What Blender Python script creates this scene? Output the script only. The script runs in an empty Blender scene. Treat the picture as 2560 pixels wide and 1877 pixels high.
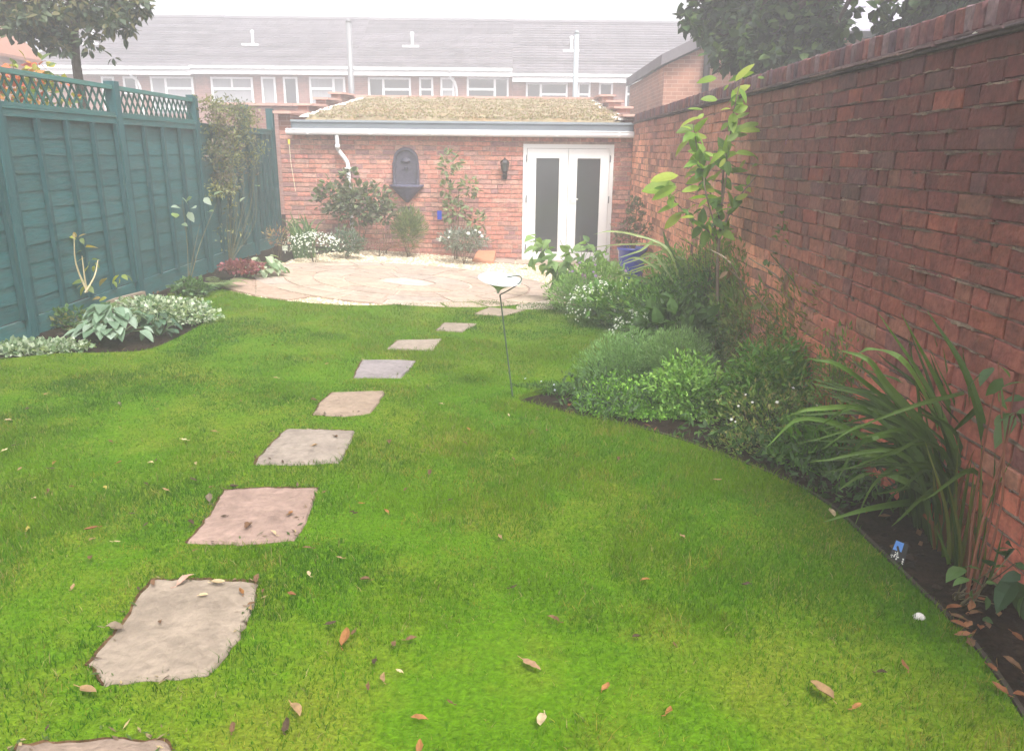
import bpy, math, random
import numpy as np
from mathutils import Vector, Matrix, geometry
random.seed(7)
RNG = np.random.RandomState(7)
S = bpy.context.scene
COL = S.collection

# ------------------------------------------------------------------ camera, world, sun, exposure
CAM_H = 1.8
F, CX, CY = 1920.0, 1280.0, 938.5
ROT = Matrix.Rotation(math.radians(.3), 3, 'Z') @ Matrix.Rotation(math.radians(90 - 16.2), 3, 'X') @ Matrix.Rotation(math.radians(.55), 3, 'Z')
cam = bpy.data.cameras.new('camera')
cam.sensor_width = 36; cam.lens = 27.0; cam.clip_end = 600; cam.clip_start = .05
camo = bpy.data.objects.new('camera', cam); COL.objects.link(camo)
camo.location = (0, 0, CAM_H); camo.rotation_euler = ROT.to_euler()
S.camera = camo
SUN_EL, SUN_AZ = math.radians(58), math.radians(152)      # azimuth from +Y, negative = to the left
w = bpy.data.worlds.new('World'); S.world = w; w.use_nodes = True
nt = w.node_tree; nt.nodes.clear()
sky = nt.nodes.new('ShaderNodeTexSky'); sky.sky_type = 'NISHITA'; sky.sun_disc = False
sky.sun_elevation = SUN_EL; sky.sun_rotation = SUN_AZ
sky.air_density = 1.0; sky.dust_density = 6.0; sky.ozone_density = 1.0
hs = nt.nodes.new('ShaderNodeHueSaturation'); hs.inputs['Saturation'].default_value = .18
bg = nt.nodes.new('ShaderNodeBackground'); bg.inputs['Strength'].default_value = .15
wo = nt.nodes.new('ShaderNodeOutputWorld')
nt.links.new(sky.outputs[0], hs.inputs['Color']); nt.links.new(hs.outputs[0], bg.inputs[0]); nt.links.new(bg.outputs[0], wo.inputs[0])
sl = bpy.data.lights.new('sun', 'SUN'); sl.energy = 1.5; sl.angle = math.radians(14); sl.color = (1, .96, .9)
so = bpy.data.objects.new('sun', sl); COL.objects.link(so)
sd = Vector((math.sin(SUN_AZ) * math.cos(SUN_EL), math.cos(SUN_AZ) * math.cos(SUN_EL), math.sin(SUN_EL)))
so.rotation_euler = sd.to_track_quat('Z', 'Y').to_euler(); so.location = sd * 50
S.view_settings.view_transform = 'Standard'; S.view_settings.look = 'None'
S.view_settings.exposure = 1.45; S.view_settings.gamma = 1; S.view_settings.use_curve_mapping = False
S.cycles.volume_bounces = 1; S.cycles.max_bounces = 8; S.cycles.diffuse_bounces = 3
S.cycles.transparent_max_bounces = 6
HAZE_DENSITY, HAZE_G = .0165, .3

# ------------------------------------------------------------------ where things stand
C0 = Vector((0, 0, CAM_H))
def ray(x, y): return ROT @ Vector(((x - CX) / F, -(y - CY) / F, -1.0))
def sst(t): t = min(1, max(0, t)); return t * t * (3 - 2 * t)
def T(x, y=10.0):                                              # the ground rises a little towards the fence and towards the camera
    return .0345 * (-x + math.sqrt(x * x + .25)) + .24 * sst((9.5 - y) / 8.5) * (.35 + .65 * sst((x + 3.6) / 3.2))
def G(x, y, dz=0):
    d = ray(x, y); t = (CAM_H - dz) / -d.z
    for _ in range(20):
        p = C0 + d * t; t = (CAM_H - dz - T(p.x, p.y)) / -d.z
    return C0 + d * t
def PY(x, y, Y): d = ray(x, y); return C0 + d * (Y / d.y)
def PX(x, y, X): d = ray(x, y); return C0 + d * (X / d.x)
def V(*a): return Vector(a)
U = random.uniform

# ------------------------------------------------------------------ mesh building
ORG = {}
class MB:
    def __init__(s): s.v = []; s.f = []; s.c = []
    def vs(s, pts, col=(1, 1, 1)):
        i = len(s.v); s.v.extend([tuple(p) for p in pts]); s.c.extend([col] * len(pts)); return i
    def box(s, lo, hi, col=(1, 1, 1)):
        x0, y0, z0 = lo; x1, y1, z1 = hi
        i = s.vs([(x0,y0,z0),(x1,y0,z0),(x1,y1,z0),(x0,y1,z0),(x0,y0,z1),(x1,y0,z1),(x1,y1,z1),(x0,y1,z1)], col)
        s.f += [tuple(i + k for k in q) for q in ((0,3,2,1),(4,5,6,7),(0,1,5,4),(1,2,6,5),(2,3,7,6),(3,0,4,7))]
    def hexa(s, p, col=(1, 1, 1)):
        i = s.vs(p, col)
        s.f += [tuple(i + k for k in q) for q in ((0,3,2,1),(4,5,6,7),(0,1,5,4),(1,2,6,5),(2,3,7,6),(3,0,4,7))]
    def prism(s, pts, z0, z1, col=(1, 1, 1), jz=0):
        n = len(pts); i = s.vs([(p[0], p[1], z0(p[0], p[1]) if callable(z0) else z0) for p in pts], col)
        j = s.vs([(p[0], p[1], z1(p[0], p[1]) if callable(z1) else z1) for p in pts], col)
        s.f.append(tuple(range(j, j + n))); s.f.append(tuple(range(i + n - 1, i - 1, -1)))
        for k in range(n): s.f.append((i + k, i + (k + 1) % n, j + (k + 1) % n, j + k))
    def tube(s, pts, r0, r1=None, n=6, col=(1, 1, 1), cap=True):
        r1 = r0 if r1 is None else r1; rings = []
        pts = [Vector(p) for p in pts]
        for k, p in enumerate(pts):
            a = pts[max(k - 1, 0)]; b = pts[min(k + 1, len(pts) - 1)]; d = (b - a).normalized()
            u = d.cross(V(0, 0, 1) if abs(d.z) < .9 else V(1, 0, 0)).normalized(); w_ = d.cross(u)
            r = r0 + (r1 - r0) * k / max(1, len(pts) - 1)
            rings.append(s.vs([p + (u * math.cos(t) + w_ * math.sin(t)) * r for t in [2 * math.pi * q / n for q in range(n)]], col))
        for a, b in zip(rings, rings[1:]):
            for q in range(n): s.f.append((a + q, b + q, b + (q + 1) % n, a + (q + 1) % n))
        if cap: s.f.append(tuple(rings[0] + q for q in range(n))); s.f.append(tuple(rings[-1] + n - 1 - q for q in range(n)))
    def lathe(s, c, prof, n=20, col=(1, 1, 1), ax=None, sx=1, sy=1):
        rings = []
        for r, z in prof:
            rings.append(s.vs([(c[0] + r * sx * math.cos(2 * math.pi * q / n), c[1] + r * sy * math.sin(2 * math.pi * q / n), c[2] + z) for q in range(n)], col))
        for a, b in zip(rings, rings[1:]):
            for q in range(n): s.f.append((a + q, a + (q + 1) % n, b + (q + 1) % n, b + q))
        s.f.append(tuple(rings[0] + n - 1 - q for q in range(n))); s.f.append(tuple(rings[-1] + q for q in range(n)))
    def leaf(s, b, d, nrm, L, W, col, droop=.3, fold=.18, seg=4, prof=.75, pw=.8):
        """a leaf from base b along d: folded along its midrib, drooping to the tip"""
        d = d.normalized(); sdv = d.cross(nrm)
        if sdv.length < 1e-3: sdv = d.cross(V(.3, .8, .1))
        sdv.normalize(); up = sdv.cross(d).normalized(); rows = []
        for k in range(seg + 1):
            t = k / seg; wd = W * .5 * (math.sin(math.pi * t ** prof) ** pw if 0 < t < 1 else .02)
            c = b + d * (L * t) - up * (L * droop * t * t)
            rows.append(s.vs([c + sdv * wd + up * wd * fold, c, c - sdv * wd + up * wd * fold], col))
        for a, q in zip(rows, rows[1:]):
            s.f += [(a, a + 1, q + 1, q), (a + 1, a + 2, q + 2, q + 1)]
    def spray(s, b, d, nrm, L, W, col):
        d = d.normalized(); sdv = d.cross(nrm)
        if sdv.length < 1e-3: sdv = V(1, 0, 0)
        sdv.normalize(); up = sdv.cross(d)
        i = s.vs([b, b + d * L * .5 + sdv * W * .5 + up * W * .12, b + d * L, b + d * L * .5 - sdv * W * .5 + up * W * .12], col)
        s.f += [(i, i + 1, i + 2), (i, i + 2, i + 3)]
    def ribbon(s, pts, W, col, nrm=V(0, -1, .3), fold=.3, taper=.5, base=.7):
        n = len(pts); rows = []
        for k, p in enumerate(pts):
            a = pts[max(k - 1, 0)]; b = pts[min(k + 1, n - 1)]; d = (b - a).normalized()
            sv = d.cross(nrm).normalized(); up = sv.cross(d); t = k / (n - 1)
            wd = W * .5 * min(1, base + (1 - base) * t * 3) * (1 - t ** 2.2 * .93)
            rows.append(s.vs([p + sv * wd + up * wd * fold, p, p - sv * wd + up * wd * fold], col))
        for a, q in zip(rows, rows[1:]):
            s.f += [(a, a + 1, q + 1, q), (a + 1, a + 2, q + 2, q + 1)]
    def build(s, name, mat, parent=None, org=None, smooth=False, **props):
        o3 = Vector(ORG[parent.name]) if parent is not None else Vector(org or (0, 0, 0))
        me = bpy.data.meshes.new(name)
        me.from_pydata([(x - o3.x, y - o3.y, z - o3.z) for x, y, z in s.v], [], s.f)
        a = me.color_attributes.new('tint', 'FLOAT_COLOR', 'POINT')
        a.data.foreach_set('color', np.concatenate([np.array(s.c, dtype=np.float32).reshape(-1, 3), np.ones((len(s.c), 1), np.float32)], 1).ravel())
        me.materials.append(mat)
        if smooth: me.polygons.foreach_set('use_smooth', [True] * len(me.polygons))
        o = bpy.data.objects.new(name, me); COL.objects.link(o)
        if parent is not None: o.parent = parent
        else: o.location = o3
        ORG[o.name] = tuple(o3)
        for k, v_ in props.items(): o[k] = v_
        return o
def thing(name, label, cat, loc, group=None):
    o = bpy.data.objects.new(name, None); COL.objects.link(o); o.location = loc
    o['label'] = label; o['category'] = cat; o.empty_display_size = .1
    if group: o['group'] = group
    ORG[o.name] = tuple(loc)
    return o
def spline(pts, n=4):
    P = [Vector(p) for p in pts]
    if len(P) == 2: return [P[0].lerp(P[1], k / (n * 2)) for k in range(n * 2 + 1)]
    Q = [P[0] * 2 - P[1]] + P + [P[-1] * 2 - P[-2]]; out = []
    for i in range(1, len(Q) - 2):
        for k in range(n):
            t = k / n; a, b, c, d = Q[i - 1], Q[i], Q[i + 1], Q[i + 2]
            out.append(.5 * ((2 * b) + (c - a) * t + (2 * a - 5 * b + 4 * c - d) * t * t + (3 * b - a - 3 * c + d) * t ** 3))
    out.append(P[-1]); return out
def jit(c, a=.15, h=.0):
    k = 1 + U(-a, a); return tuple(max(0, x * k * (1 + U(-h, h))) for x in c)
def dirv_(): return Vector((U(-1, 1), U(-1, 1), U(-.1, .35))).normalized()
def mix(a, b, t): return tuple(x + (y - x) * t for x, y in zip(a, b))

# ------------------------------------------------------------------ materials
def M(name, col=(1, 1, 1), rough=.8, nscale=6, nvar=.15, bump=.0, bscale=40, transl=0, spec=.3, metal=0, second=None, s2=2.0, s2lo=.45, s2hi=.65, stretch=None, coat=0):
    m = bpy.data.materials.new(name); m.use_nodes = True; t = m.node_tree; N = t.nodes; Lk = t.links.new
    b = N['Principled BSDF']; out = N['Material Output']
    b.inputs['Roughness'].default_value = rough; b.inputs['Specular IOR Level'].default_value = spec
    b.inputs['Metallic'].default_value = metal
    if coat > 0: b.inputs['Coat Weight'].default_value = coat
    g = N.new('ShaderNodeNewGeometry'); vec = g.outputs['Position']
    if stretch:
        mp = N.new('ShaderNodeMapping'); mp.inputs['Scale'].default_value = stretch; Lk(vec, mp.inputs[0]); vec = mp.outputs[0]
    at = N.new('ShaderNodeAttribute'); at.attribute_name = 'tint'
    oi = N.new('ShaderNodeObjectInfo')
    def mul(a, b_, f=1.0, mode='MULTIPLY'):
        x = N.new('ShaderNodeMix'); x.data_type = 'RGBA'; x.blend_type = mode
        if isinstance(f, (int, float)): x.inputs[0].default_value = f
        else: Lk(f, x.inputs[0])
        for i, q in ((6, a), (7, b_)):
            if isinstance(q, tuple): x.inputs[i].default_value = (*q, 1)
            else: Lk(q, x.inputs[i])
        return x.outputs[2]
    base = mul(at.outputs['Color'], oi.outputs['Color'])
    if second:
        nz = N.new('ShaderNodeTexNoise'); nz.inputs['Scale'].default_value = s2; nz.inputs['Detail'].default_value = 6; nz.inputs['Roughness'].default_value = .65; Lk(vec, nz.inputs['Vector'])
        rp = N.new('ShaderNodeMapRange'); rp.inputs[1].default_value = s2lo; rp.inputs[2].default_value = s2hi; Lk(nz.outputs[0], rp.inputs[0])
        c = mul(col, second, rp.outputs[0], 'MIX')
    else: c = col
    base = mul(base, c)
    nz = N.new('ShaderNodeTexNoise'); nz.inputs['Scale'].default_value = nscale; nz.inputs['Detail'].default_value = 5; nz.inputs['Roughness'].default_value = .6; Lk(vec, nz.inputs['Vector'])
    mr = N.new('ShaderNodeMapRange'); mr.inputs[1].default_value = .25; mr.inputs[2].default_value = .75; mr.inputs[3].default_value = 1 - nvar; mr.inputs[4].default_value = 1 + nvar; Lk(nz.outputs[0], mr.inputs[0])
    cb = N.new('ShaderNodeCombineColor')
    for i in range(3): Lk(mr.outputs[0], cb.inputs[i])
    base = mul(base, cb.outputs[0])
    if coat == -1:
        b.inputs['Coat Weight'].default_value = 0
        sp = N.new('ShaderNodeSeparateXYZ'); Lk(g.outputs['Position'], sp.inputs[0]); ad = N.new('ShaderNodeMath'); Lk(sp.outputs[0], ad.inputs[0]); Lk(sp.outputs[1], ad.inputs[1])
        cx = N.new('ShaderNodeCombineXYZ'); Lk(ad.outputs[0], cx.inputs[0]); Lk(sp.outputs[2], cx.inputs[1])
        bt = N.new('ShaderNodeTexBrick'); bt.inputs['Scale'].default_value = 1; bt.inputs['Brick Width'].default_value = .225; bt.inputs['Row Height'].default_value = .075; bt.inputs['Mortar Size'].default_value = .007; bt.inputs['Bias'].default_value = 0
        bt.inputs['Color1'].default_value = (1.08, 1.04, 1, 1); bt.inputs['Color2'].default_value = (.8, .78, .8, 1); bt.inputs['Mortar'].default_value = (1.15, 1.5, 1.7, 1); Lk(cx.outputs[0], bt.inputs['Vector'])
        base = mul(base, bt.outputs[0])
    Lk(base, b.inputs['Base Color'])
    if bump:
        n2 = N.new('ShaderNodeTexNoise'); n2.inputs['Scale'].default_value = bscale; n2.inputs['Detail'].default_value = 6; Lk(vec, n2.inputs['Vector'])
        bp = N.new('ShaderNodeBump'); bp.inputs['Strength'].default_value = 1; bp.inputs['Distance'].default_value = bump; Lk(n2.outputs[0], bp.inputs['Height']); Lk(bp.outputs[0], b.inputs['Normal'])
    if transl:
        tr = N.new('ShaderNodeBsdfTranslucent'); tc = mul(base, (1.25, 1.35, .55)); Lk(tc, tr.inputs[0])
        ms = N.new('ShaderNodeMixShader'); ms.inputs[0].default_value = transl; Lk(b.outputs[0], ms.inputs[1]); Lk(tr.outputs[0], ms.inputs[2]); Lk(ms.outputs[0], out.inputs[0])
    return m
m_leaf = M('leaf', rough=.55, nscale=9, nvar=.18, transl=.35, spec=.35)
m_thin = M('thin_leaf', rough=.5, nscale=14, nvar=.12, transl=.5, spec=.35)
m_grass = M('grass_blade', rough=.8, nscale=30, nvar=.1, transl=.4, spec=.06)
m_lawn = M('lawn', (.07, .15, .004), rough=.95, nscale=60, nvar=.45, bump=.01, bscale=120, second=(.12, .16, .012), s2=1.6, spec=.03)
m_soil = M('soil', (.016, .010, .0075), rough=.95, nscale=45, nvar=.5, bump=.02, bscale=35, second=(.03, .019, .014), s2=7, spec=.05)
m_bark = M('bark', (.07, .05, .038), rough=.85, nscale=30, nvar=.35, bump=.005, bscale=60)
m_stem = M('stem', rough=.6, nscale=30, nvar=.2)
m_brick = M('brick', (1.0, .93, .92), rough=.85, nscale=26, nvar=.34, bump=.008, bscale=42, second=(.66, .64, .66), s2=9, s2lo=.48, s2hi=.7, spec=.2)
m_mortar = M('mortar', (.30, .25, .22), rough=.95, nscale=25, nvar=.35, bump=.01, bscale=45, second=(.13, .10, .09), s2=1.7, s2lo=.4, s2hi=.6, spec=.1)
m_stone = M('sandstone', (.53, .50, .465), rough=.9, nscale=26, nvar=.18, bump=.012, bscale=28, second=(.38, .355, .33), s2=7, s2lo=.42, s2hi=.7, spec=.15)
m_gravel = M('gravel', (.40, .32, .22), rough=.9, nscale=50, nvar=.35, bump=.015, bscale=60, spec=.15)
m_pebble = M('pebble', rough=.8, nscale=30, nvar=.12, spec=.2)
m_paint = M('fence_paint', (.024, .098, .104), rough=.6, nscale=9, nvar=.26, bump=.004, bscale=34, second=(.040, .088, .090), s2=3.5, stretch=(1, .8, 7), spec=.35)
m_paintv = M('post_paint', (.018, .078, .086), rough=.6, nscale=9, nvar=.24, bump=.003, bscale=40, stretch=(3, 3, .5), spec=.35)
m_white = M('white_plastic', (.78, .78, .78), rough=.35, nscale=4, nvar=.03, spec=.5)
m_glass = M('window_glass', (.05, .055, .06), rough=.06, nscale=2, nvar=.1, spec=.9)
m_curtain = M('curtain', (.3, .3, .31), rough=.8, nscale=3, nvar=.15, stretch=(14, 1, .2))
m_grey = M('grey_metal', (.16, .18, .20), rough=.4, nscale=4, nvar=.08, metal=.2)
m_lead = M('lead_resin', (.075, .07, .095), rough=.45, nscale=14, nvar=.3, bump=.004, bscale=30)
m_black = M('black_metal', (.02, .02, .022), rough=.5, nscale=20, nvar=.2)
m_tile = M('roof_tile', (.17, .155, .17), rough=.8, nscale=3, nvar=.14, bump=.006, bscale=14, second=(.12, .112, .125), s2=1.5, spec=.25)  # paler mauve, some haze veil painted into the base colour
m_far = M('house_brick', (.30, .15, .12), rough=.9, nscale=6, nvar=.2, second=(.24, .13, .11), s2=1.2, coat=-1)
m_orange = M('orange_brick', (.42, .215, .15), rough=.9, nscale=6, nvar=.16, second=(.36, .185, .135), s2=1.5, coat=-1)
m_sedum = M('sedum', (.25, .205, .13), rough=.95, nscale=12, nvar=.4, bump=.03, bscale=25, second=(.26, .18, .10), s2=2.2)
m_terra = M('terracotta', (.48, .22, .13), rough=.8, nscale=9, nvar=.18, bump=.002)
m_coping = M('coping', (.50, .30, .25), rough=.8, nscale=6, nvar=.18, bump=.004, bscale=30)
m_blue = M('blue_glaze', (.012, .035, .36), rough=.15, nscale=5, nvar=.15, spec=.6, coat=.5)
m_dead = M('dead_leaf', rough=.75, nscale=40, nvar=.3, spec=.2, transl=.15)
m_petal = M('petal', rough=.6, nscale=30, nvar=.05, transl=.3)
m_wood = M('weathered_wood', (.13, .11, .09), rough=.9, nscale=8, nvar=.25, stretch=(6, 1, 6), bump=.002)
m_dish = M('dish_enamel', (.50, .50, .49), rough=.25, nscale=12, nvar=.04, spec=.5)
m_steel = M('green_steel', (.09, .13, .10), rough=.4, nscale=20, nvar=.2, metal=.4)

# haze: pale air of even density round the whole place
def haze():
    b = MB(); b.box((-165, -60, -1.2), (165, 175, 14.5)); o = b.build('haze', m_white, kind='stuff')
    m = bpy.data.materials.new('haze'); m.use_nodes = True; m.node_tree.nodes.clear()
    out = m.node_tree.nodes.new('ShaderNodeOutputMaterial'); v = m.node_tree.nodes.new('ShaderNodeVolumePrincipled')
    v.inputs['Color'].default_value = (.985, .975, 1, 1); v.inputs['Density'].default_value = HAZE_DENSITY; v.inputs['Anisotropy'].default_value = HAZE_G
    m.node_tree.links.new(v.outputs[0], out.inputs['Volume']); o.data.materials[0] = m
haze()

# ------------------------------------------------------------------ value noise for tints
_g = RNG.rand(64, 64)
def vnoise(x, y):
    x = np.asarray(x, float); y = np.asarray(y, float); xi = np.floor(x).astype(int); yi = np.floor(y).astype(int)
    fx = x - xi; fy = y - yi; fx = fx * fx * (3 - 2 * fx); fy = fy * fy * (3 - 2 * fy)
    g = lambda a, b: _g[a % 64, b % 64]
    return (g(xi, yi) * (1 - fx) + g(xi + 1, yi) * fx) * (1 - fy) + (g(xi, yi + 1) * (1 - fx) + g(xi + 1, yi + 1) * fx) * fy
def fbm(x, y): return (vnoise(x, y) + .5 * vnoise(x * 2.1 + 7, y * 2.1 + 3) + .25 * vnoise(x * 4.3 + 1, y * 4.3 + 9)) / 1.75
def inside(P, X, Y):
    r = np.zeros(len(X), bool); n = len(P)
    for i in range(n):
        x0, y0 = P[i][:2]; x1, y1 = P[(i + 1) % n][:2]
        c = ((y0 > Y) != (y1 > Y)); xx = (x1 - x0) * (Y - y0) / ((y1 - y0) or 1e-9) + x0
        r ^= c & (X < xx)
    return r

# ------------------------------------------------------------------ ground, lawn, gravel
def sheet(name, mat, poly, zf, step=.25, kind='structure', skirt=.04):
    pts = [Vector((p[0], p[1])) for p in poly]
    xs = [p.x for p in pts]; ys = [p.y for p in pts]
    gx, gy = np.meshgrid(np.arange(min(xs), max(xs), step), np.arange(min(ys), max(ys), step)); gx = gx.ravel(); gy = gy.ravel()
    ok = inside(poly, gx, gy); nb = len(pts)
    allp = pts + [Vector((a, b)) for a, b in zip(gx[ok], gy[ok])]
    r = geometry.delaunay_2d_cdt(allp, [(i, (i + 1) % nb) for i in range(nb)], [], 1, 1e-5)
    b = MB(); b.vs([(p.x, p.y, zf(p.x, p.y)) for p in r[0]]); b.f = [tuple(f) for f in r[2]]
    i = b.vs([(p.x, p.y, zf(p.x, p.y)) for p in pts]); j = b.vs([(p.x, p.y, zf(p.x, p.y) - skirt) for p in pts])
    for k in range(nb): b.f.append((i + k, i + (k + 1) % nb, j + (k + 1) % nb, j + k))
    return b.build(name, mat, kind=kind)
gxs = [-160, -80, -40, -20, -10] + list(np.arange(-5, 3.01, .25)) + [5, 10, 20, 40, 80, 160]
gys = [-55, -20, -5] + list(np.arange(0, 14.1, .25)) + [18, 25, 40, 80, 170]
b = MB()
for y in gys:
    for x in gxs:
        near = -4.2 < x < 2 and 1 < y < 13
        b.vs([(x, y, T(max(x, -5), y) + (float(fbm(x * 3, y * 3)) * .05 - .03 if near else 0))])
for j in range(len(gys) - 1):
    for i in range(len(gxs) - 1):
        a = j * len(gxs) + i; b.f.append((a, a + 1, a + 1 + len(gxs), a + len(gxs)))
b.build('ground', m_soil, kind='structure', smooth=True)

def smoothpoly(pix, closed=False, n=5):
    P = [G(*p) for p in pix]; return [(p.x, p.y) for p in spline(P, n)]
right_edge = smoothpoly([(1340, 755), (1430, 768), (1500, 788), (1548, 828), (1555, 880), (1520, 930), (1430, 965), (1340, 985), (1295, 1008), (1370, 1030), (1480, 1056), (1640, 1092), (1800, 1148), (1940, 1205), (2060, 1270), (2200, 1400), (2300, 1500), (2400, 1600), (2490, 1720), (2560, 1832)], n=4)
left_edge = smoothpoly([(0, 908), (90, 898), (170, 892), (280, 890), (380, 880), (480, 833), (528, 800), (515, 775), (470, 762), (440, 752), (420, 742), (470, 738), (540, 733)], n=4)
front_edge = smoothpoly([(557, 728), (650, 749), (800, 766), (920, 770), (1080, 764), (1180, 757), (1240, 750)], n=4)
lawn = [(1.62, 1.6), (1.3, .6), (-3.9, .6), (-3.95, 4.6)] + left_edge + front_edge + right_edge
sheet('lawn', m_lawn, lawn, lambda x, y: T(x, y) + .022 + float(fbm(x * 2, y * 2)) * .012)
gravel = smoothpoly([(640, 698), (690, 668), (760, 644), (860, 631), (960, 627), (1080, 632), (1150, 642), (1190, 655)], n=3) + [(-.3, 13.08), (1.83, 13.08), (1.7, 11), (1.1, 9.9), (.75, 9.3)] + [p for p in right_edge[:3]] [::-1] + [(p[0], p[1]) for p in front_edge[::-1]]
sheet('gravel_bed', m_gravel, gravel, lambda x, y: T(x, y) + .012)

# pebbles
def ico(mb, c, r, col):
    k = [1 + U(-.3, .3) for _ in range(6)]
    i = mb.vs([(c[0]-r*k[0],c[1],c[2]),(c[0]+r*k[1],c[1],c[2]),(c[0],c[1]-r*k[2],c[2]),(c[0],c[1]+r*k[3],c[2]),(c[0],c[1],c[2]+r*.6*k[4])], col)
    mb.f += [(i, i+2, i+4), (i+2, i+1, i+4), (i+1, i+3, i+4), (i+3, i, i+4)]
b = MB(); n = 26000
X = RNG.uniform(-4, 1.9, n); Y = RNG.uniform(8.2, 13.1, n); ok = inside(gravel, X, Y)
PC, PRX, PRY = (-1.45, 10.12), 1.98, 1.58
ok &= ((X - PC[0]) / PRX) ** 2 + ((Y - PC[1]) / PRY) ** 2 > 1
for x, y in zip(X[ok], Y[ok]):
    ico(b, (x, y, T(x, y) + .014), U(.009, .022), jit(random.choice([(.62, .52, .36), (.68, .6, .45), (.5, .4, .26), (.72, .68, .58), (.56, .43, .3)]), .15))
b.build('gravel', m_pebble, kind='stuff')

# ------------------------------------------------------------------ patio
patio = bpy.data.objects.new('patio', None); COL.objects.link(patio); patio['kind'] = 'structure'; ORG['patio'] = (0, 0, 0)
ring = [(PC[0] + (PRX - .02) * math.cos(t), PC[1] + (PRY - .02) * math.sin(t)) for t in np.linspace(0, 2 * math.pi, 60)[:-1]]
o = sheet('mortar_bed', m_mortar, ring, lambda x, y: T(x, y) + .027, step=.2); o.parent = patio; o.color = (1.9, 1.7, 1.55, 1); del o['kind']
stone_cols = [(.72, .59, .49), (.68, .55, .49), (.66, .57, .52), (.76, .63, .51), (.62, .51, .45), (.62, .56, .54), (.79, .67, .58), (.68, .53, .46)]
def paving(pts, col, z=.036):
    col = mix(col, (.78, .66, .57), .45); c = np.mean([p[:2] for p in pts], 0); q = [(c[0] + (p[0] - c[0]) * (1 - .006 / max(.05, math.hypot(p[0]-c[0], p[1]-c[1])) * 1.0), c[1] + (p[1] - c[1]) * (1 - .006 / max(.05, math.hypot(p[0]-c[0], p[1]-c[1])))) for p in pts]
    b = MB(); dz = U(-.002, .002); b.prism(q, lambda x, y: T(x, y) - .01, lambda x, y: T(x, y) + z - .004 + dz, jit(col, .05))
    q2 = [(c[0] + (p[0] - c[0]) * .985, c[1] + (p[1] - c[1]) * .985) for p in q]
    nn = len(q); top = b.f.pop(0); j = b.vs([(p[0], p[1], T(p[0], p[1]) + z + dz) for p in q2], b.c[-1]); b.f.append(tuple(range(j, j + nn)))
    for k in range(nn): b.f.append((top[k], top[(k + 1) % nn], j + (k + 1) % nn, j + k))
    return b.build('paving_stone', m_stone, patio)
def pol(r, t): return (PC[0] + PRX * r * math.cos(t), PC[1] + PRY * r * math.sin(t))
paving([pol(.17 * U(.85, 1.15), t) for t in np.linspace(0, 2 * math.pi, 8)[:-1]], (1.05, .92, .87))
rings = [(.185, .42, 7, .2), (.432, .62, 11, .1), (.632, .81, 15, .5), (.82, 1.0, 20, .3)]
for r0, r1, n, ph in rings:
    ts = [ph + 2 * math.pi * (k + U(-.12, .12)) / n for k in range(n)]
    for k in range(n):
        t0, t1 = ts[k], ts[(k + 1) % n] + (2 * math.pi if k == n - 1 else 0); g = .012 / ((r0 + r1) / 2 * 2)
        m_ = 5; ins = [pol(r0, t0 + g + (t1 - t0 - 2 * g) * q / m_) for q in range(m_ + 1)]; outs = [pol(r1, t1 - g - (t1 - t0 - 2 * g) * q / m_) for q in range(m_ + 1)]
        paving(outs[::-1] + ins[::-1] if False else ins[::-1] + outs[::-1], random.choice(stone_cols))
# outer stones at the left tip and the strip by the doors
ox = [G(*p) for p in [(553, 724), (640, 745), (720, 756), (775, 748), (700, 730), (640, 705), (585, 700)]]
paving([(p.x, p.y) for p in (ox[0], ox[1], ox[5], ox[6])], (.64, .43, .34)); paving([(p.x, p.y) for p in (ox[1], ox[2], ox[3], ox[4], ox[5])], (.64, .45, .36))
ow = [G(*p) for p in [(600, 690), (650, 672), (690, 690), (640, 702)]]; paving([(p.x, p.y) for p in ow], (.6, .4, .32))
for k in range(4): x0 = -.62 + k * .6; paving([(x0, 12.62), (x0 + .585, 12.62), (x0 + .585, 13.07), (x0, 13.07)], random.choice(stone_cols[:5]))
for (x0, y0) in ((.46, 10.1), (.2, 9.05)):
    paving([(x0 - .3, y0 - .3), (x0 + .28, y0 - .2), (x0 + .2, y0 + .35), (x0 - .06, y0 + .6)][::1], (.66, .6, .56), .03)

# ------------------------------------------------------------------ stepping stones
stones_px = [
    ([(40, 1860), (150, 1852), (330, 1848), (430, 1852), (400, 1990), (-60, 2010)], (.38, .30, .25), 'grey buff stepping stone cut by the bottom edge of the view', ),
    ([(375, 1449), (500, 1446), (648, 1452), (628, 1530), (590, 1600), (515, 1682), (400, 1692), (262, 1705), (222, 1655), (300, 1560)], (.42, .36, .30), 'largest grey stepping stone with two pale leaves on its far edge'),
    ([(560, 1223), (680, 1216), (792, 1219), (770, 1290), (738, 1345), (600, 1356), (470, 1352), (520, 1290)], (.46, .34, .30), 'pinkish stepping stone with a curled leaf lying on it'),
    ([(715, 1072), (800, 1072), (888, 1075), (870, 1115), (846, 1155), (740, 1158), (636, 1157), (670, 1115)], (.43, .38, .34), 'pale stepping stone fourth from the camera with a twig on its right'),
    ([(830, 980), (960, 976), (962, 985), (925, 1030), (860, 1038), (785, 1033), (800, 1005)], (.45, .36, .29), 'buff stepping stone midway up the lawn'),
    ([(905, 898), (1040, 900), (1005, 942), (884, 942)], (.42, .39, .42), 'lilac grey stepping stone right after the buff one'),
    ([(993, 849), (1103, 847), (1082, 874), (968, 870)], (.46, .40, .35), 'small pale stepping stone third from the patio'),
    ([(1110, 806), (1192, 808), (1155, 828), (1092, 824)], (.45, .39, .34), 'small pale stepping stone second from the patio'),
    ([(1222, 768), (1312, 774), (1258, 789), (1184, 784)], (.45, .38, .32), 'stepping stone nearest the patio beside the white dish')]
stone_polys = []; gap_polys = []
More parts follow.
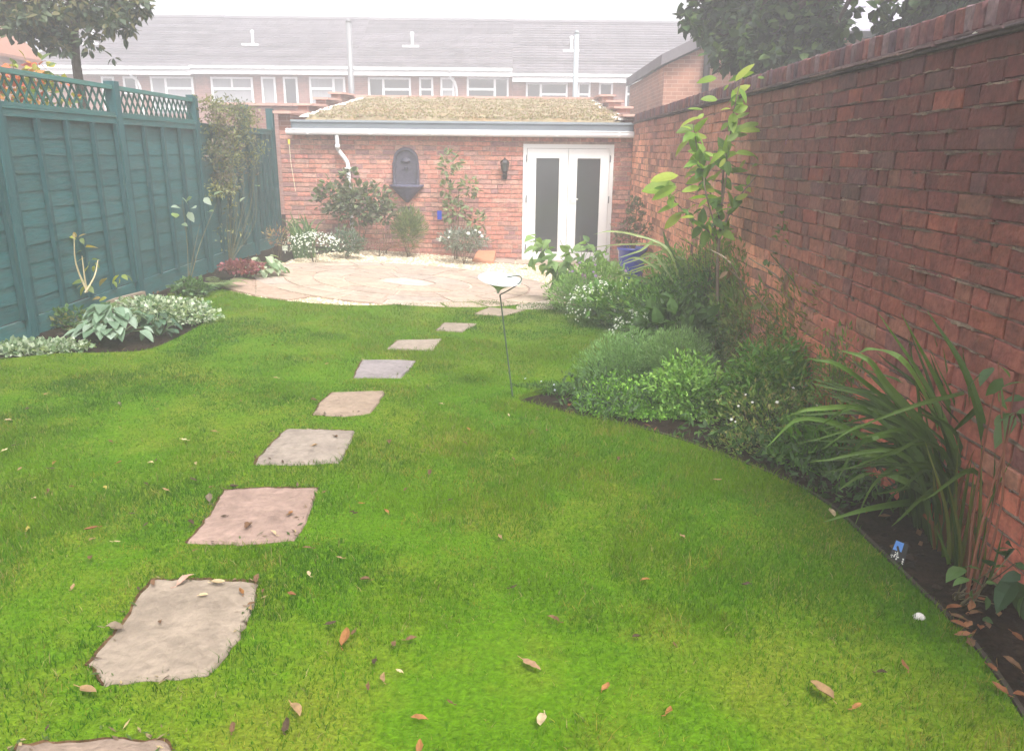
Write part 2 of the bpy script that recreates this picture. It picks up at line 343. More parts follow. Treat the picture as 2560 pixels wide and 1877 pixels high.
for pts, col, lab in stones_px:
    P = [G(*p, dz=.04) for p in pts]; Pp = []
    for i, p in enumerate(P):
        q = P[(i + 1) % len(P)]; nseg = 7
        for k in range(nseg):
            r = p.lerp(q, k / nseg); Pp.append((r.x + U(-.006, .006), r.y + U(-.006, .006)))
    c = np.mean(Pp, 0); ar = sum(Pp[i][0] * Pp[(i + 1) % len(Pp)][1] - Pp[(i + 1) % len(Pp)][0] * Pp[i][1] for i in range(len(Pp)))
    if ar < 0: Pp = Pp[::-1]
    gap = [(c[0] + (x - c[0]) * (1.0 + .04 * float(vnoise(x * 13, y * 13))) - .008, c[1] + (y - c[1]) * 1.03 + .012) for x, y in Pp]
    gap_polys.append([(c[0] + (x - c[0]) * .985 - .010, c[1] + (y - c[1]) * .985 + .012) for x, y in Pp]); sheet('soil_edge', m_soil, gap, lambda x, y: T(x, y) + .031 + .002 * float(vnoise(x * 40, y * 40)), step=.08, skirt=.02).color = (4, 3.6, 2.4, 1)
    stone_polys.append([(c[0] + (x - c[0]) * .94, c[1] + (y - c[1]) * .94) for x, y in Pp])
    b = MB(); n = len(Pp); rws = []
    for s_, dz in ((1, -.02), (1, .029), (.975, .036), (.92, .038), (.85, .038), (.76, .038), (.66, .039), (.55, .039), (.43, .04), (.3, .04), (.14, .04)):
        rws.append(b.vs([(c[0] + (x - c[0]) * s_, c[1] + (y - c[1]) * s_, T(c[0] + (x - c[0]) * s_, c[1] + (y - c[1]) * s_) + dz + (math.floor(float(fbm(c[0] * 3 + (x - c[0]) * s_ * 5, c[1] * 3 + (y - c[1]) * s_ * 5)) * 5) * .0024 - .003 + float(vnoise(x * 31 * s_, y * 31 * s_)) * .002 if s_ < .98 else 0)) for x, y in Pp], jit(tuple(q * 1.06 for q in col), .05)))
    for a, q in zip(rws, rws[1:]):
        for k in range(n): b.f.append((a + k, a + (k + 1) % n, q + (k + 1) % n, q + k))
    b.f.append(tuple(rws[-1] + k for k in range(n)))
    b.build('stepping_stone', m_stone, org=(c[0], c[1], T(c[0], c[1])), label=lab, category='stepping stone', group='stepping stones crossing the lawn', smooth=False)

# dead clippings and crumbs caught along the stones
b = MB()
for sp in gap_polys:
    for _ in range(38):
        i_ = random.randrange(len(sp)); a_, c_ = Vector(sp[i_]), Vector(sp[(i_ + 1) % len(sp)]); p_ = a_.lerp(c_, random.random()); p_ += V(U(-.03, .025), U(-.03, .03)).to_2d()
        b.spray(V(p_.x, p_.y, T(p_.x, p_.y) + U(.036, .042)), dirv_(), V(U(-.3, .3), U(-.3, .3), 1), U(.012, .04), U(.003, .012), jit(random.choice([(.12, .08, .05), (.22, .17, .09), (.07, .045, .03), (.05, .08, .02)]), .25))
b.build('leaf_litter', bpy.data.materials['dead_leaf'], kind='stuff')
# ------------------------------------------------------------------ grass
def grass():
    xs = []; ys = []
    for y0, y1, d in ((1.2, 2.2, 12000), (2.2, 3, 24000), (3, 4, 20000), (4, 5.2, 15000), (5.2, 7, 9000), (7, 9.2, 6500)):
        n = int((y1 - y0) * 5.9 * d * .93); xs.append(RNG.uniform(-4.0, 1.9, n)); ys.append(RNG.uniform(y0, y1, n))
    X = np.concatenate(xs); Y = np.concatenate(ys)
    vis = (X > -.72 * Y - .7) & (X < .74 * Y + .7) & inside(lawn, X, Y)
    X = X[vis]; Y = Y[vis]
    for sp in stone_polys:
        k = ~inside(sp, X, Y); X = X[k]; Y = Y[k]
    for sp in gap_polys:
        k = ~inside(sp, X, Y) | (RNG.rand(len(X)) < .25 + .5 * (fbm(X * 9, Y * 9) > .52)); X = X[k]; Y = Y[k]
    n = len(X); ss = lambda t: np.clip(t, 0, 1) ** 2 * (3 - 2 * np.clip(t, 0, 1)); tz = .0345 * (-X + np.sqrt(X * X + .25)) + .24 * ss((9.5 - Y) / 8.5) * (.35 + .65 * ss((X + 3.6) / 3.2))
    big = fbm(X * .9, Y * .9); mid = fbm(X * 3.1 + 5, Y * 3.1); fine = fbm(X * 11, Y * 11 + 4)
    H = (.013 + .020 * RNG.rand(n) + .02 * (RNG.rand(n) < .04)) * (.45 + 1.1 * mid) * (1 + .35 * (big > .6)); W = .0025 * np.maximum(1, Y / 3.2) ** .75 * (.7 + .6 * RNG.rand(n))
    az = RNG.rand(n) * 2 * np.pi; ln = (.2 + .9 * RNG.rand(n) ** 1.5) * H; fa = RNG.rand(n) * np.pi
    dx = np.cos(az); dy = np.sin(az); wx = np.cos(fa) * W * .5; wy = np.sin(fa) * W * .5; z0 = tz + .018
    P = np.zeros((n, 5, 3))
    P[:, 0] = np.stack([X - wx, Y - wy, z0], 1); P[:, 1] = np.stack([X + wx, Y + wy, z0], 1)
    mx = X + dx * ln * .35; my = Y + dy * ln * .35; zm = z0 + H * .6
    P[:, 2] = np.stack([mx + wx * .8, my + wy * .8, zm], 1); P[:, 3] = np.stack([mx - wx * .8, my - wy * .8, zm], 1)
    P[:, 4] = np.stack([X + dx * ln, Y + dy * ln, z0 + H * .95], 1)
    g1 = np.array([.066, .178, .002]); g2 = np.array([.128, .232, .003]); g3 = np.array([.26, .235, .045]); g4 = np.array([.030, .110, .001])
    t = np.clip((mid - .50 + .40 * np.clip((Y - 2.5) / 5, 0, 1)) * 4 + RNG.normal(0, .14, n), 0, 1)[:, None]; c = g1 * (1 - t) + g2 * t
    t = np.clip((.50 - big + .25 * (mid - .5)) * 6 + RNG.normal(0, .15, n), 0, 1)[:, None] * .85; c = c * (1 - t) + g4 * t
    t = (np.clip((fine * .6 + fbm(X * 4 + 9, Y * 4) * .4 - .53) * 8, 0, 1) * (RNG.rand(n) < .38))[:, None]; c = c * (1 - t) + g3 * t
    dead = RNG.rand(n) < .03; c[dead] = np.array([.30, .25, .12]); c *= (.62 + .5 * RNG.rand(n))[:, None]
    me = bpy.data.meshes.new('grass'); nv = n * 5
    me.vertices.add(nv); me.vertices.foreach_set('co', P.ravel().astype(np.float32))
    base = np.arange(n)[:, None] * 5
    idx = np.concatenate([base + np.array([[0, 1, 2, 3]]), base + np.array([[3, 2, 4]])], 1).ravel()
    me.loops.add(len(idx)); me.loops.foreach_set('vertex_index', idx.astype(np.int32))
    me.polygons.add(n * 2); ls = (np.arange(n)[:, None] * 7 + np.array([[0, 4]])).ravel()
    me.polygons.foreach_set('loop_start', ls.astype(np.int32)); me.update(calc_edges=True)
    a = me.color_attributes.new('tint', 'FLOAT_COLOR', 'POINT')
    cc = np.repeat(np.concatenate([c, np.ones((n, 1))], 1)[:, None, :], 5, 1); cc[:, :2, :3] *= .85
    a.data.foreach_set('color', cc.ravel().astype(np.float32)); me.materials.append(m_grass)
    o = bpy.data.objects.new('grass', me); COL.objects.link(o); o['kind'] = 'stuff'
    print('grass blades', n)
grass()

# ------------------------------------------------------------------ brick helpers
def brick_local(L, H, D, j=.0035, bev=.006):
    r = lambda: U(-j, j)
    x, z = L / 2, H / 2
    bk = [(-x, D, -z), (x, D, -z), (x, D, z), (-x, D, z)]
    ou = [(-x + r(), bev, -z + r()), (x + r(), bev, -z + r()), (x + r(), bev, z + r()), (-x + r(), bev, z + r())]
    inn = [(-x + bev * 1.2 + r(), r(), -z + bev + r()), (x - bev * 1.2 + r(), r(), -z + bev + r()), (x - bev * 1.2 + r(), r(), z - bev + r()), (-x + bev * 1.2 + r(), r(), z - bev + r())]
    v = bk + ou + inn; f = [(8, 9, 10, 11)]
    for k in range(4): q = (k + 1) % 4; f += [(4 + k, 4 + q, 8 + q, 8 + k), (k, q, 4 + q, 4 + k)]
    return v, f
def mesh_of(v, f, name, mat):
    me = bpy.data.meshes.new(name); me.from_pydata(v, [], f)
    a = me.color_attributes.new('tint', 'FLOAT_COLOR', 'POINT'); a.data.foreach_set('color', [1.0] * (4 * len(v))); me.materials.append(mat); return me
def place(name, me, parent, loc, rot=(0, 0, 0), col=(1, 1, 1), scale=(1, 1, 1)):
    o = bpy.data.objects.new(name, me); COL.objects.link(o); o.parent = parent
    o.location = Vector(loc) - Vector(ORG[parent.name]); o.rotation_euler = rot; o.color = (*col, 1); o.scale = scale
    return o
def course_layout(x0, x1, bond, off):
    """brick centres and lengths along a course"""
    out = []; x = x0 - off; k = 0
    while x < x1:
        if bond == 'stretcher': L = .215
        elif bond == 'header': L = .103
        else: L = .215 if k % 2 == 0 else .103
        L += U(-.004, .004)
        if bond == 'mixed' and random.random() < .12: L = .103 if L > .2 else .15
        a, c_ = max(x, x0), min(x + L, x1)
        if c_ - a > .03: out.append(((a + c_) / 2, c_ - a))
        x += L + U(.006, .011); k += 1
    return out

# ------------------------------------------------------------------ garden wall on the right
def course_layout_(a, b_, bond, off): return [(a + (x - a) * 1.09, L * 1.09) for x, L in course_layout(a, a + (b_ - a) / 1.09, bond, off)]
WX = 1.86
wall = thing('garden_wall', 'long old red brick garden wall with dark brick coping on the right', 'wall', (WX + .12, 7.3, 0))
b = MB(); ny = 60
for k in range(ny + 1):
    y = 1.0 + (13.1 - 1.0) * k / ny
    b.vs([(WX + .010, y, -.1), (WX + .010, y, 2.25), (WX + .22, y, 2.25), (WX + .22, y, -.1)])
for k in range(ny):
    a = k * 4; b.f += [(a, a + 1, a + 5, a + 4), (a + 1, a + 2, a + 6, a + 5), (a + 2, a + 3, a + 7, a + 6)]
b.f += [(0, 3, 2, 1), (4 * ny, 4 * ny + 1, 4 * ny + 2, 4 * ny + 3)]
b.build('mortar_core', m_mortar, wall).color = (1.1, .86, .8, 1)
variants = {L: [mesh_of(*brick_local(L, .0775, .1, j=.0035, bev=.0035), 'brick', m_brick) for _ in range(8)] for L in (.235, .113, .165)}
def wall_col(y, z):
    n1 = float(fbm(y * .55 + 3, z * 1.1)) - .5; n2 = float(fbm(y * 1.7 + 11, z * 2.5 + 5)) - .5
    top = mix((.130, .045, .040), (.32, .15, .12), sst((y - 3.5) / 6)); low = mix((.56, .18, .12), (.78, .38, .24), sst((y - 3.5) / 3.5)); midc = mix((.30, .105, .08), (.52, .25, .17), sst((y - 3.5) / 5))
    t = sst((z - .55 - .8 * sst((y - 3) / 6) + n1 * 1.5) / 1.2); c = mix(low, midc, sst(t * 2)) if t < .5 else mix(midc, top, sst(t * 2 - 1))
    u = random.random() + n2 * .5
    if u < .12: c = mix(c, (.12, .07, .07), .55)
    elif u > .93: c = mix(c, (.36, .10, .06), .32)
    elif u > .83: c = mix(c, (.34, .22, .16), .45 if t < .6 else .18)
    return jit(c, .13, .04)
courses = 26; gauge = 2.25 / courses; rec = []
for c in range(courses):
    z = (c + .5) * gauge; bond = 'stretcher' if c % 4 in (1, 2) and z > 1.3 else 'mixed'
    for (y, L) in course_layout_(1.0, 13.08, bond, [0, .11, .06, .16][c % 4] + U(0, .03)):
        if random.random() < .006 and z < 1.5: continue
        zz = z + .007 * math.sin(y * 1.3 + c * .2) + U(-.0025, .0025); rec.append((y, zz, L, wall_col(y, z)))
def seen(r):
    y, z = r[:2]
    if y < 2.75: return 99
    return y + (1.2 if z < .3 else 0)
rec.sort(key=seen)
rest = MB()
for i, (y, z, L, col) in enumerate(rec):
    pro = U(-.001, .004) - (.006 if random.random() < .03 else 0) + (.012 if random.random() < .03 and z < 1.4 else 0); tilt = U(-.012, .012)
    key = min(variants, key=lambda q: abs(q - L))
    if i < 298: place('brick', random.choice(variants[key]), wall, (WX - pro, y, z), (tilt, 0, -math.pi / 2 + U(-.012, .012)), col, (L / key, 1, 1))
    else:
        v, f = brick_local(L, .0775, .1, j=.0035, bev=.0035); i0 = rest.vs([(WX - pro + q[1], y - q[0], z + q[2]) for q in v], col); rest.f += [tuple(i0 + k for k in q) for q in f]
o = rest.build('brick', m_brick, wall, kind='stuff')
# lime smears and pale mortar crumbs
b = MB()
for _ in range(640):
    y = 2.6 + abs(random.gauss(0, 2.6)); z = round(U(.2, 2.2) / gauge) * gauge + U(-.006, .006)
    if y > 12: continue
    L = U(.01, .04) if random.random() < .6 else U(.05, .15); i = b.vs([(WX - .003, y - L, z - U(.002, .006)), (WX - .009, y - L * .3, z + U(0, .008)), (WX - .003, y + L, z + U(-.004, .004)), (WX - .008, y + L * .2, z - U(.004, .009)), (WX + .01, y, z)], jit((.5, .43, .38), .2))
    b.f += [(i, i + 1, i + 4), (i + 1, i + 2, i + 4), (i + 2, i + 3, i + 4), (i + 3, i, i + 4), (i, i + 3, i + 1), (i + 1, i + 3, i + 2)]
b.build('lime_mortar', m_mortar, wall, kind='stuff').color = (2, 2, 2, 1)
b = MB(); b.box((WX - .025, 1.0, 2.2502), (WX + .25, 13.1, 2.262)); b.box((WX + .03, 1.0, 2.285), (WX + .2, 13.1, 2.39)); b.build('mortar_bed', m_mortar, wall).color = (.5, .45, .5, 1)
tm = [mesh_of(*brick_local(.16, .012, .29, j=.002, bev=.003), 'creasing_tile', m_brick) for _ in range(6)]
cm = [mesh_of(*brick_local(.066, .108, .225, j=.003, bev=.008), 'coping_brick', m_brick) for _ in range(8)]
y = 1.05
while y < 13.05:
    place('creasing_tile', random.choice(tm), wall, (WX - .038 - U(0, .012), y, 2.268 + U(-.002, .002)), (U(-.01, .01), 0, -math.pi / 2), jit(random.choice([(.12, .075, .075), (.15, .10, .09), (.09, .07, .075)]), .15)); y += .168
y = 1.1
while y < 13.0:
    place('creasing_tile', random.choice(tm), wall, (WX - .02 - U(0, .01), y, 2.282 + U(-.001, .002)), (U(-.01, .01), 0, -math.pi / 2), jit((.13, .09, .085), .2)); y += .168
y = 1.04
while y < 13.06:
    place('coping_brick', random.choice(cm), wall, (WX - U(-.004, .006), y, 2.344 + U(-.004, .004)), (U(-.02, .02), 0, -math.pi / 2 + U(-.02, .02)), jit(random.choice([(.15, .075, .08), (.18, .09, .09), (.13, .085, .10), (.18, .125, .13), (.19, .08, .07)]), .15)); y += .0765
# white mortar dab on the coping
b = MB(); p = PX(2430, 85, WX - .03); b.leaf(p, V(0, -1, .0), V(-1, 0, .2), .12, .02, (.6, .58, .55)); b.build('mortar_splash', m_petal, wall)

# ------------------------------------------------------------------ lawn edging board
b = MB(); E_ = right_edge[-34:]
E_ = [Vector((x, y, 0)) for x, y in E_] + [V(1.62, 1.6, 0)]
for a, q in zip(E_, E_[1:]):
    d = (q - a).normalized(); n_ = V(-d.y, d.x, 0) * .008
    pts = [a + n_, a - n_, q - n_, q + n_]
    b.hexa([(p.x + .012, p.y, T(p.x, p.y) - .06) for p in pts] + [(p.x + .012, p.y, T(p.x, p.y) + .035) for p in pts])
b.build('lawn_edging', m_wood, org=(1.5, 3, 0), label='thin weathered board edging the lawn along the right flower bed', category='edging').color = (.3, .28, .26, 1)

# ------------------------------------------------------------------ fence on the left
FX = -4.0
PYS = [2.35, 4.25, 6.12, 7.99, 9.92, 11.78, 12.98]
gz = T(FX)
fence = thing('garden_fence', 'blue green wooden panel fence with trellis top along the left side', 'fence', (FX, 7.5, gz))
for i, y in enumerate(PYS):
    b = MB(); b.box((FX - .05, y - .048, gz - .1), (FX + .055, y + .048, 2.43 + U(-.01, .01)), jit((1, 1, 1), .08)); b.build('post', m_paintv, fence)
    if i == len(PYS) - 1: break
    y1 = PYS[i + 1]; a, c = y + .05, y1 - .05; top = 2.09; bot = .465
    b = MB(); b.box((FX - .02, a, gz - .03), (FX + .012, c, .455), jit((1.5, 1.35, 1.3), .1)); b.build('gravel_board', m_paint, fence)
    n = 11; hh = (top - .07 - bot) / n
    for k in range(n):
        z0 = bot + k * hh; z1 = z0 + hh + .018; b = MB(); col = jit((1, 1, 1), .16); m_ = 8
        lo = []; hi = []
        for q in range(m_ + 1):
            yy = a + (c - a) * q / m_; wv = .006 * math.sin(q * 1.7 + k * 2.3 + i) + U(-.003, .003)
            lo.append(yy); hi.append(wv)
        i0 = b.vs([(FX + .0015, yy, z0 + wv) for yy, wv in zip(lo, hi)], col); i1 = b.vs([(FX - .006, yy, z1) for yy in lo], col)
        i2 = b.vs([(FX - .003, yy, z0 + wv) for yy, wv in zip(lo, hi)], col)
        for q in range(m_): b.f += [(i0 + q, i0 + q + 1, i1 + q + 1, i1 + q), (i2 + q, i2 + q + 1, i0 + q + 1, i0 + q), (i2 + q + 1, i2 + q, i1 + q, i1 + q + 1)]
        b.build('fence_board', m_paint, fence)
    for q in range(5):
        yy = a + .02 + (c - a - .04) * q / 4; b = MB(); b.box((FX + .009, yy - .022, bot), (FX + .046, yy + .022, top - .06), jit((.75, .75, .75), .1)); b.build('batten', m_paintv, fence)  # battens tinted darker, their shadow side put into the colour
    b = MB(); b.box((FX - .02, a, top - .058), (FX + .036, c, top), jit((1.1, 1.1, 1.05), .05)); b.build('rail', m_paint, fence)
    b = MB(); b.box((FX - .03, a, top + .002), (FX + .045, c, top + .022), jit((1.2, 1.2, 1.1), .05)); b.build('capping', m_paint, fence)
    if i < 4:
        b = MB(); b.box((FX - .022, a, 2.352), (FX + .034, c, 2.392), (2.0, 1.7, 1.45)); b.build('trellis_rail', m_paint, fence)
        b = MB(); b.box((FX - .02, a, top + .024), (FX + .03, c, top + .05), (1.3, 1.2, 1.1)); b.build('trellis_rail', m_paint, fence)
        h0, h1 = top + .05, 2.352; H = h1 - h0; yy = a - H
        while yy < c:
            for sgn, xo in ((1, 0), (-1, .010)):
                ya, yb = (yy, yy + H * .75) if sgn == 1 else (yy + H * .75, yy); za, zb = h0, h1
                if min(ya, yb) < a or max(ya, yb) > c: continue
                b = MB(); wdt = .013; b.hexa([(FX + xo - .004, ya - wdt, za), (FX + xo + .005, ya - wdt, za), (FX + xo + .005, ya + wdt, za), (FX + xo - .004, ya + wdt, za), (FX + xo - .004, yb - wdt, zb), (FX + xo + .005, yb - wdt, zb), (FX + xo + .005, yb + wdt, zb), (FX + xo - .004, yb + wdt, zb)], jit((1.1, 1.2, .9), .15))
                b.build('trellis_slat', m_paintv, fence)
            yy += .117
# low grey timber rail in front of the fence
b = MB(); p0, p1 = G(92, 812), G(325, 722)
for dz in (0.0, .062):
    b.hexa([(p0.x, p0.y, gz - .02 + dz), (p0.x + .04, p0.y, gz - .02 + dz), (FX + .13, 7.9, gz - .02 + dz), (FX + .09, 7.9, gz - .02 + dz), (p0.x, p0.y, gz + .036 + dz), (p0.x + .04, p0.y, gz + .036 + dz), (FX + .13, 7.9, gz + .036 + dz), (FX + .09, 7.9, gz + .036 + dz)], jit((2.2, 2.0, 1.8), .1))
b.build('timber_rail', m_wood, org=(FX + .1, 7, gz), label='grey weathered timber rail lying along the foot of the fence', category='timber rail')

# ------------------------------------------------------------------ garden room (brick building with green roof)
BY = 13.1; BX0, BX1, BXL = -3.72, 1.86, -3.9
room = thing('garden_room', 'low brick garden room with sedum roof, white gutter and french doors', 'building', (-1, BY + 2, 0))
DX0, DX1, DZ = .08, 1.565, 1.93
b = MB()
b.box((BXL, BY + .013, -.1), (DX0, BY + .2, 2.1)); b.box((DX1, BY + .013, -.1), (BX1 + .2, BY + .2, 2.1)); b.box((DX0, BY + .0135, DZ), (DX1, BY + .2, 2.0995))
b.box((BXL, BY + .2, -.1), (BXL + .2, BY + 5.2, 2.1)); b.box((BX1, BY + .2, -.1), (BX1 + .2, BY + 5.2, 2.1))
b.build('wall', m_mortar, room).color = (1.9, 1.7, 1.6, 1)
bv = {L: [mesh_of(*brick_local(L, .0625, .06, j=.0012, bev=.004), 'brick', m_brick) for _ in range(5)] for L in (.215, .103)}
rc = []
for c in range(28):
    z = (c + .5) * .0755
    for x, L in course_layout(BXL, BX1, 'stretcher' if c % 3 else 'mixed', [0, .11][c % 2]):
        if z < DZ + .03:
            if x + L / 2 > DX0 and x - L / 2 < DX0: x, L = (x - L / 2 + DX0) / 2, DX0 - (x - L / 2)
            elif x - L / 2 < DX1 and x + L / 2 > DX1: x, L = (x + L / 2 + DX1) / 2, x + L / 2 - DX1
            elif DX0 <= x <= DX1: continue
            if L < .03: continue
        rc.append((x, z, L, jit(random.choice([(.52, .24, .19), (.56, .27, .21), (.49, .245, .20), (.58, .31, .24), (.46, .26, .22), (.36, .21, .20), (.54, .33, .27)]), .08, .03)))  # paler brick tones, part of the far haze put into the colour
rc.sort(key=lambda r: abs(r[1] - 1.35) + (0 if r[0] > -2.6 else .3)); rest = MB()
for i, (x, z, L, col) in enumerate(rc):
    key = .215 if L > .15 else .103
    if i < 298: place('brick', random.choice(bv[key]), room, (x, BY + U(-.001, .002), z), (0, 0, 0), col, (L / key, 1, 1))
    else:
        v, f = brick_local(L, .0625, .06, j=.0012, bev=.004); i0 = rest.vs([(x + q[0], BY + q[1], z + q[2]) for q in v], col); rest.f += [tuple(i0 + k for k in q) for q in f]
rest.build('brick', m_brick, room, kind='stuff')
b = MB(); b.box((BX0 + .05, BY - .10, 2.13), (BX1 - .01, BY + .19, 2.235)); b.box((BX0 + .04, BY - .12, 2.237), (BX1 - .01, BY + .19, 2.27), (1.6, 1.6, 1.6)); b.build('fascia', m_grey, room)
b = MB(); b.tube([(BX0 - .02, BY - .155, 2.085), (BX1 - .005, BY - .155, 2.085)], .052, n=10); b.box((BX0 - .02, BY - .21, 2.118), (BX1 - .005, BY - .1, 2.128))
for k in range(6): b.box((-3.4 + k * 1.0, BY - .213, 2.05), (-3.37 + k * 1.0, BY - .1, 2.134))
b.build('gutter', m_white, room, smooth=False).color = (.95, .93, .95, 1)
b = MB(); b.tube(spline([(-2.93, BY - .15, 2.05), (-2.93, BY - .13, 1.85), (-2.91, BY - .1, 1.78), (-2.80, BY - .09, 1.62), (-2.785, BY - .09, 1.5), (-2.78, BY - .09, 1.3), (-2.76, BY - .09, .1)], 4), .034, n=8)
b.lathe((-2.785, BY - .09, 1.50), [(.045, -.03), (.05, -.02), (.05, .025), (.04, .035)], n=10); b.box((-2.85, BY - .14, 1.51), (-2.72, BY - .002, 1.53)); b.lathe((-2.93, BY - .14, 1.86), [(.04, -.03), (.042, .03)], n=10)
b.build('downpipe', m_white, room, smooth=True)
# green roof
RY0, RY1, RZ0, RZ1 = BY - .1, 18.2, 2.28, 2.90
b = MB(); nx, ny = 60, 40
for j in range(ny + 1):
    for i in range(nx + 1):
        u, v_ = i / nx, j / ny; x = BX0 + .25 + (BX1 - BX0 - .4) * u; y = RY0 + .02 + (RY1 - RY0) * v_
        b.vs([(x, y, RZ0 + (RZ1 - RZ0) * v_ + (float(fbm(x * 3, y * 3)) * .09 if 0 < i < nx and 0 < j < ny else -.02))])
for j in range(ny):
    for i in range(nx): a = j * (nx + 1) + i; b.f.append((a, a + 1, a + nx + 2, a + nx + 1))
b.build('green_roof', m_sedum, room, smooth=True)
b = MB()
for _ in range(9000):
    v_ = RNG.rand() ** 1.2; x = RNG.uniform(BX0 + .3, BX1 - .2); y = RY0 + .03 + (RY1 - RY0) * v_; z = RZ0 + (RZ1 - RZ0) * v_ + float(fbm(x * 3, y * 3)) * .09
    d = V(U(-1, 1), U(-1, .5), U(.2, .8)); b.spray(V(x, y, z - .01), d, V(0, 1, 0), U(.03, .06), U(.02, .04), jit(random.choice([(.28, .235, .15), (.31, .23, .17), (.27, .25, .14), (.32, .225, .18), (.35, .30, .24)]), .12))
b.build('sedum', m_leaf, room, kind='stuff')
b = MB()
for _ in range(900):
    s_ = random.choice((0, 1)); v_ = random.random(); x = (BX0 + .22 + U(-.08, .1)) if s_ == 0 else (BX1 - .2 + U(-.1, .08)); y = RY0 + .05 + (RY1 - RY0) * v_
    ico(b, (x, y, RZ0 + (RZ1 - RZ0) * v_ + .03), U(.02, .045), jit((.6, .55, .5), .2))
b.build('roof_pebbles', m_pebble, room, kind='stuff')
# stepped parapets
def parapet(x0, x1):
    steps = [(BY - .1, 14.3, 2.36), (14.3, 15.6, 2.55), (15.6, 16.9, 2.73), (16.9, 18.2, 2.92)]
    for y0, y1, z in steps:
        b = MB(); b.box((x0 + .02, y0 + (.0 if y0 > 13.2 else .1), 2.101), (x1 - .02, y1, z)); b.build('parapet', m_far, room)
        b = MB(); b.hexa([(x0 - .03, y0 - .04, z + .002), (x1 + .03, y0 - .04, z + .002), (x1 + .03, y1 - .05, z + .05), (x0 - .03, y1 - .05, z + .05), (x0 - .03, y0 - .04, z + .04), (x1 + .03, y0 - .04, z + .04), (x1 + .03, y1 - .05, z + .09), (x0 - .03, y1 - .05, z + .09)], jit((1, 1, 1), .1)); b.build('coping_slab', m_coping, room)
parapet(BXL - .02, BX0 + .03); parapet(BX1 - .16, BX1 + .12)
b = MB(); b.box((BX0 - .3, 18.21, 0), (BX1 + .3, 18.4, 2.93)); b.build('rear_wall', m_far, room)
for k in range(8):
    x0 = BX0 - .2 + k * .72; b = MB(); b.box((x0, 18.17, 2.932), (x0 + .712, 18.44, 2.99), jit((1, 1, 1), .1)); b.build('coping_slab', m_coping, room)
# french doors
dr = MB(); y0, y1 = BY - .02, BY + .07
dr.box((DX0, y0, -.0), (DX0 + .065, y1, DZ)); dr.box((DX1 - .065, y0, 0), (DX1, y1, DZ)); dr.box((DX0 + .066, y0, DZ - .065), (DX1 - .066, y1, DZ)); dr.box((DX0 + .066, y0, 0), (DX1 - .066, y1, .03)); dr.build('door_frame', m_white, room)
mid = (DX0 + DX1) / 2
for k, (a, c) in enumerate(((DX0 + .07, mid - .003), (mid + .003, DX1 - .07))):
    b = MB(); st = .145; q0, q1 = BY - .028, BY + .03; zt, zb = DZ - .07, .035
    b.box((a, q0, zb), (a + st, q1, zt)); b.box((c - st, q0, zb), (c, q1, zt)); b.box((a + st + .0005, q0 + .0007, zt - .15), (c - st - .0005, q1, zt)); b.box((a + st + .0005, q0 + .0007, zb), (c - st - .0005, q1, zb + .15))
    d = b.build('door', m_white, room)
    b = MB(); b.box((a + st - .01, BY - .005, zb + .14), (c - st + .01, BY + .004, zt - .14)); b.build('pane', m_glass, d)
    for zz in (.2, 1.0, 1.65):
        b = MB(); hx = a - .012 if k == 0 else c + .012; b.tube([(hx, BY - .04, zz), (hx, BY - .04, zz + .11)], .010, n=6, col=(.25, .25, .27)); b.build('hinge', m_white, d)
    if k == 1:
        b = MB(); b.box((mid + .04, BY - .045, .85), (mid + .075, BY - .0285, 1.12)); b.tube([(mid + .055, BY - .06, 1.06), (mid + .055, BY - .075, 1.06), (mid + .17, BY - .075, 1.06)], .010, n=6); b.build('handle', m_white, d)
b = MB(); b.box((DX0, BY + 1.2, 0), (DX1, BY + 1.25, 2), (.3, .3, .3)); b.box((DX0 + .2, BY + .8, .55), (DX0 + .7, BY + .85, .58), (5, 5, 5)); b.box((DX0, BY + .75, 0), (DX1, BY + .79, .55), (1.0, .8, .7)); b.build('interior', m_black, room)
# air brick
b = MB(); p = PY(1019, 529, BY); b.box((p.x - .1, BY - .012, p.z - .075), (p.x + .1, BY + .01, p.z + .075), (.5, .4, .4))
for k in range(5): b.box((p.x - .085 + k * .037, BY - .018, p.z - .06), (p.x - .068 + k * .037, BY - .0125, p.z + .06), (2, 1.6, 1.5))
b.build('air_brick', m_lead, room)
# hanging cord and yellow cap at the gutter's left end
b = MB(); p = PY(722, 352, BY - .2); b.tube([p, p + V(.01, 0, -.35), p + V(.04, .05, -.8)], .004, n=4, col=(.9, .88, .8)); b.tube([p + V(0, 0, .02), p + V(0, 0, -.05)], .018, n=6, col=(1, .7, .1)); b.build('rain_cord', m_petal, org=tuple(p), label='thin cord with a yellow clip hanging from the left end of the gutter', category='cord')

# wall fountain
fp = PY(1017, 466, BY); fx, fz = fp.x, fp.z
ft = thing('wall_fountain', 'dark lead coloured arched wall fountain with basin on the brick wall', 'wall fountain', (fx, BY, fz - .35))
b = MB(); arc = [(fx + .2 * math.cos(t), fz + .43 + .19 * math.sin(t)) for t in np.linspace(0, math.pi, 13)] + [(fx - .215, fz + .36), (fx - .215, fz + .02), (fx + .215, fz + .02), (fx + .215, fz + .36)]
n = len(arc); 
for yy, sc in ((BY - .002, 1), (BY - .06, 1), (BY - .06, .86), (BY - .03, .84)):
    b.vs([(fx + (x - fx) * sc, yy, fz + .3 + (z - fz - .3) * sc) for x, z in arc])
for r_ in range(3):
    for k in range(n): b.f.append((r_ * n + k, r_ * n + (k + 1) % n, (r_ + 1) * n + (k + 1) % n, (r_ + 1) * n + k))
b.f.append(tuple(range(3 * n, 4 * n))); b.build('back_plate', m_lead, ft)
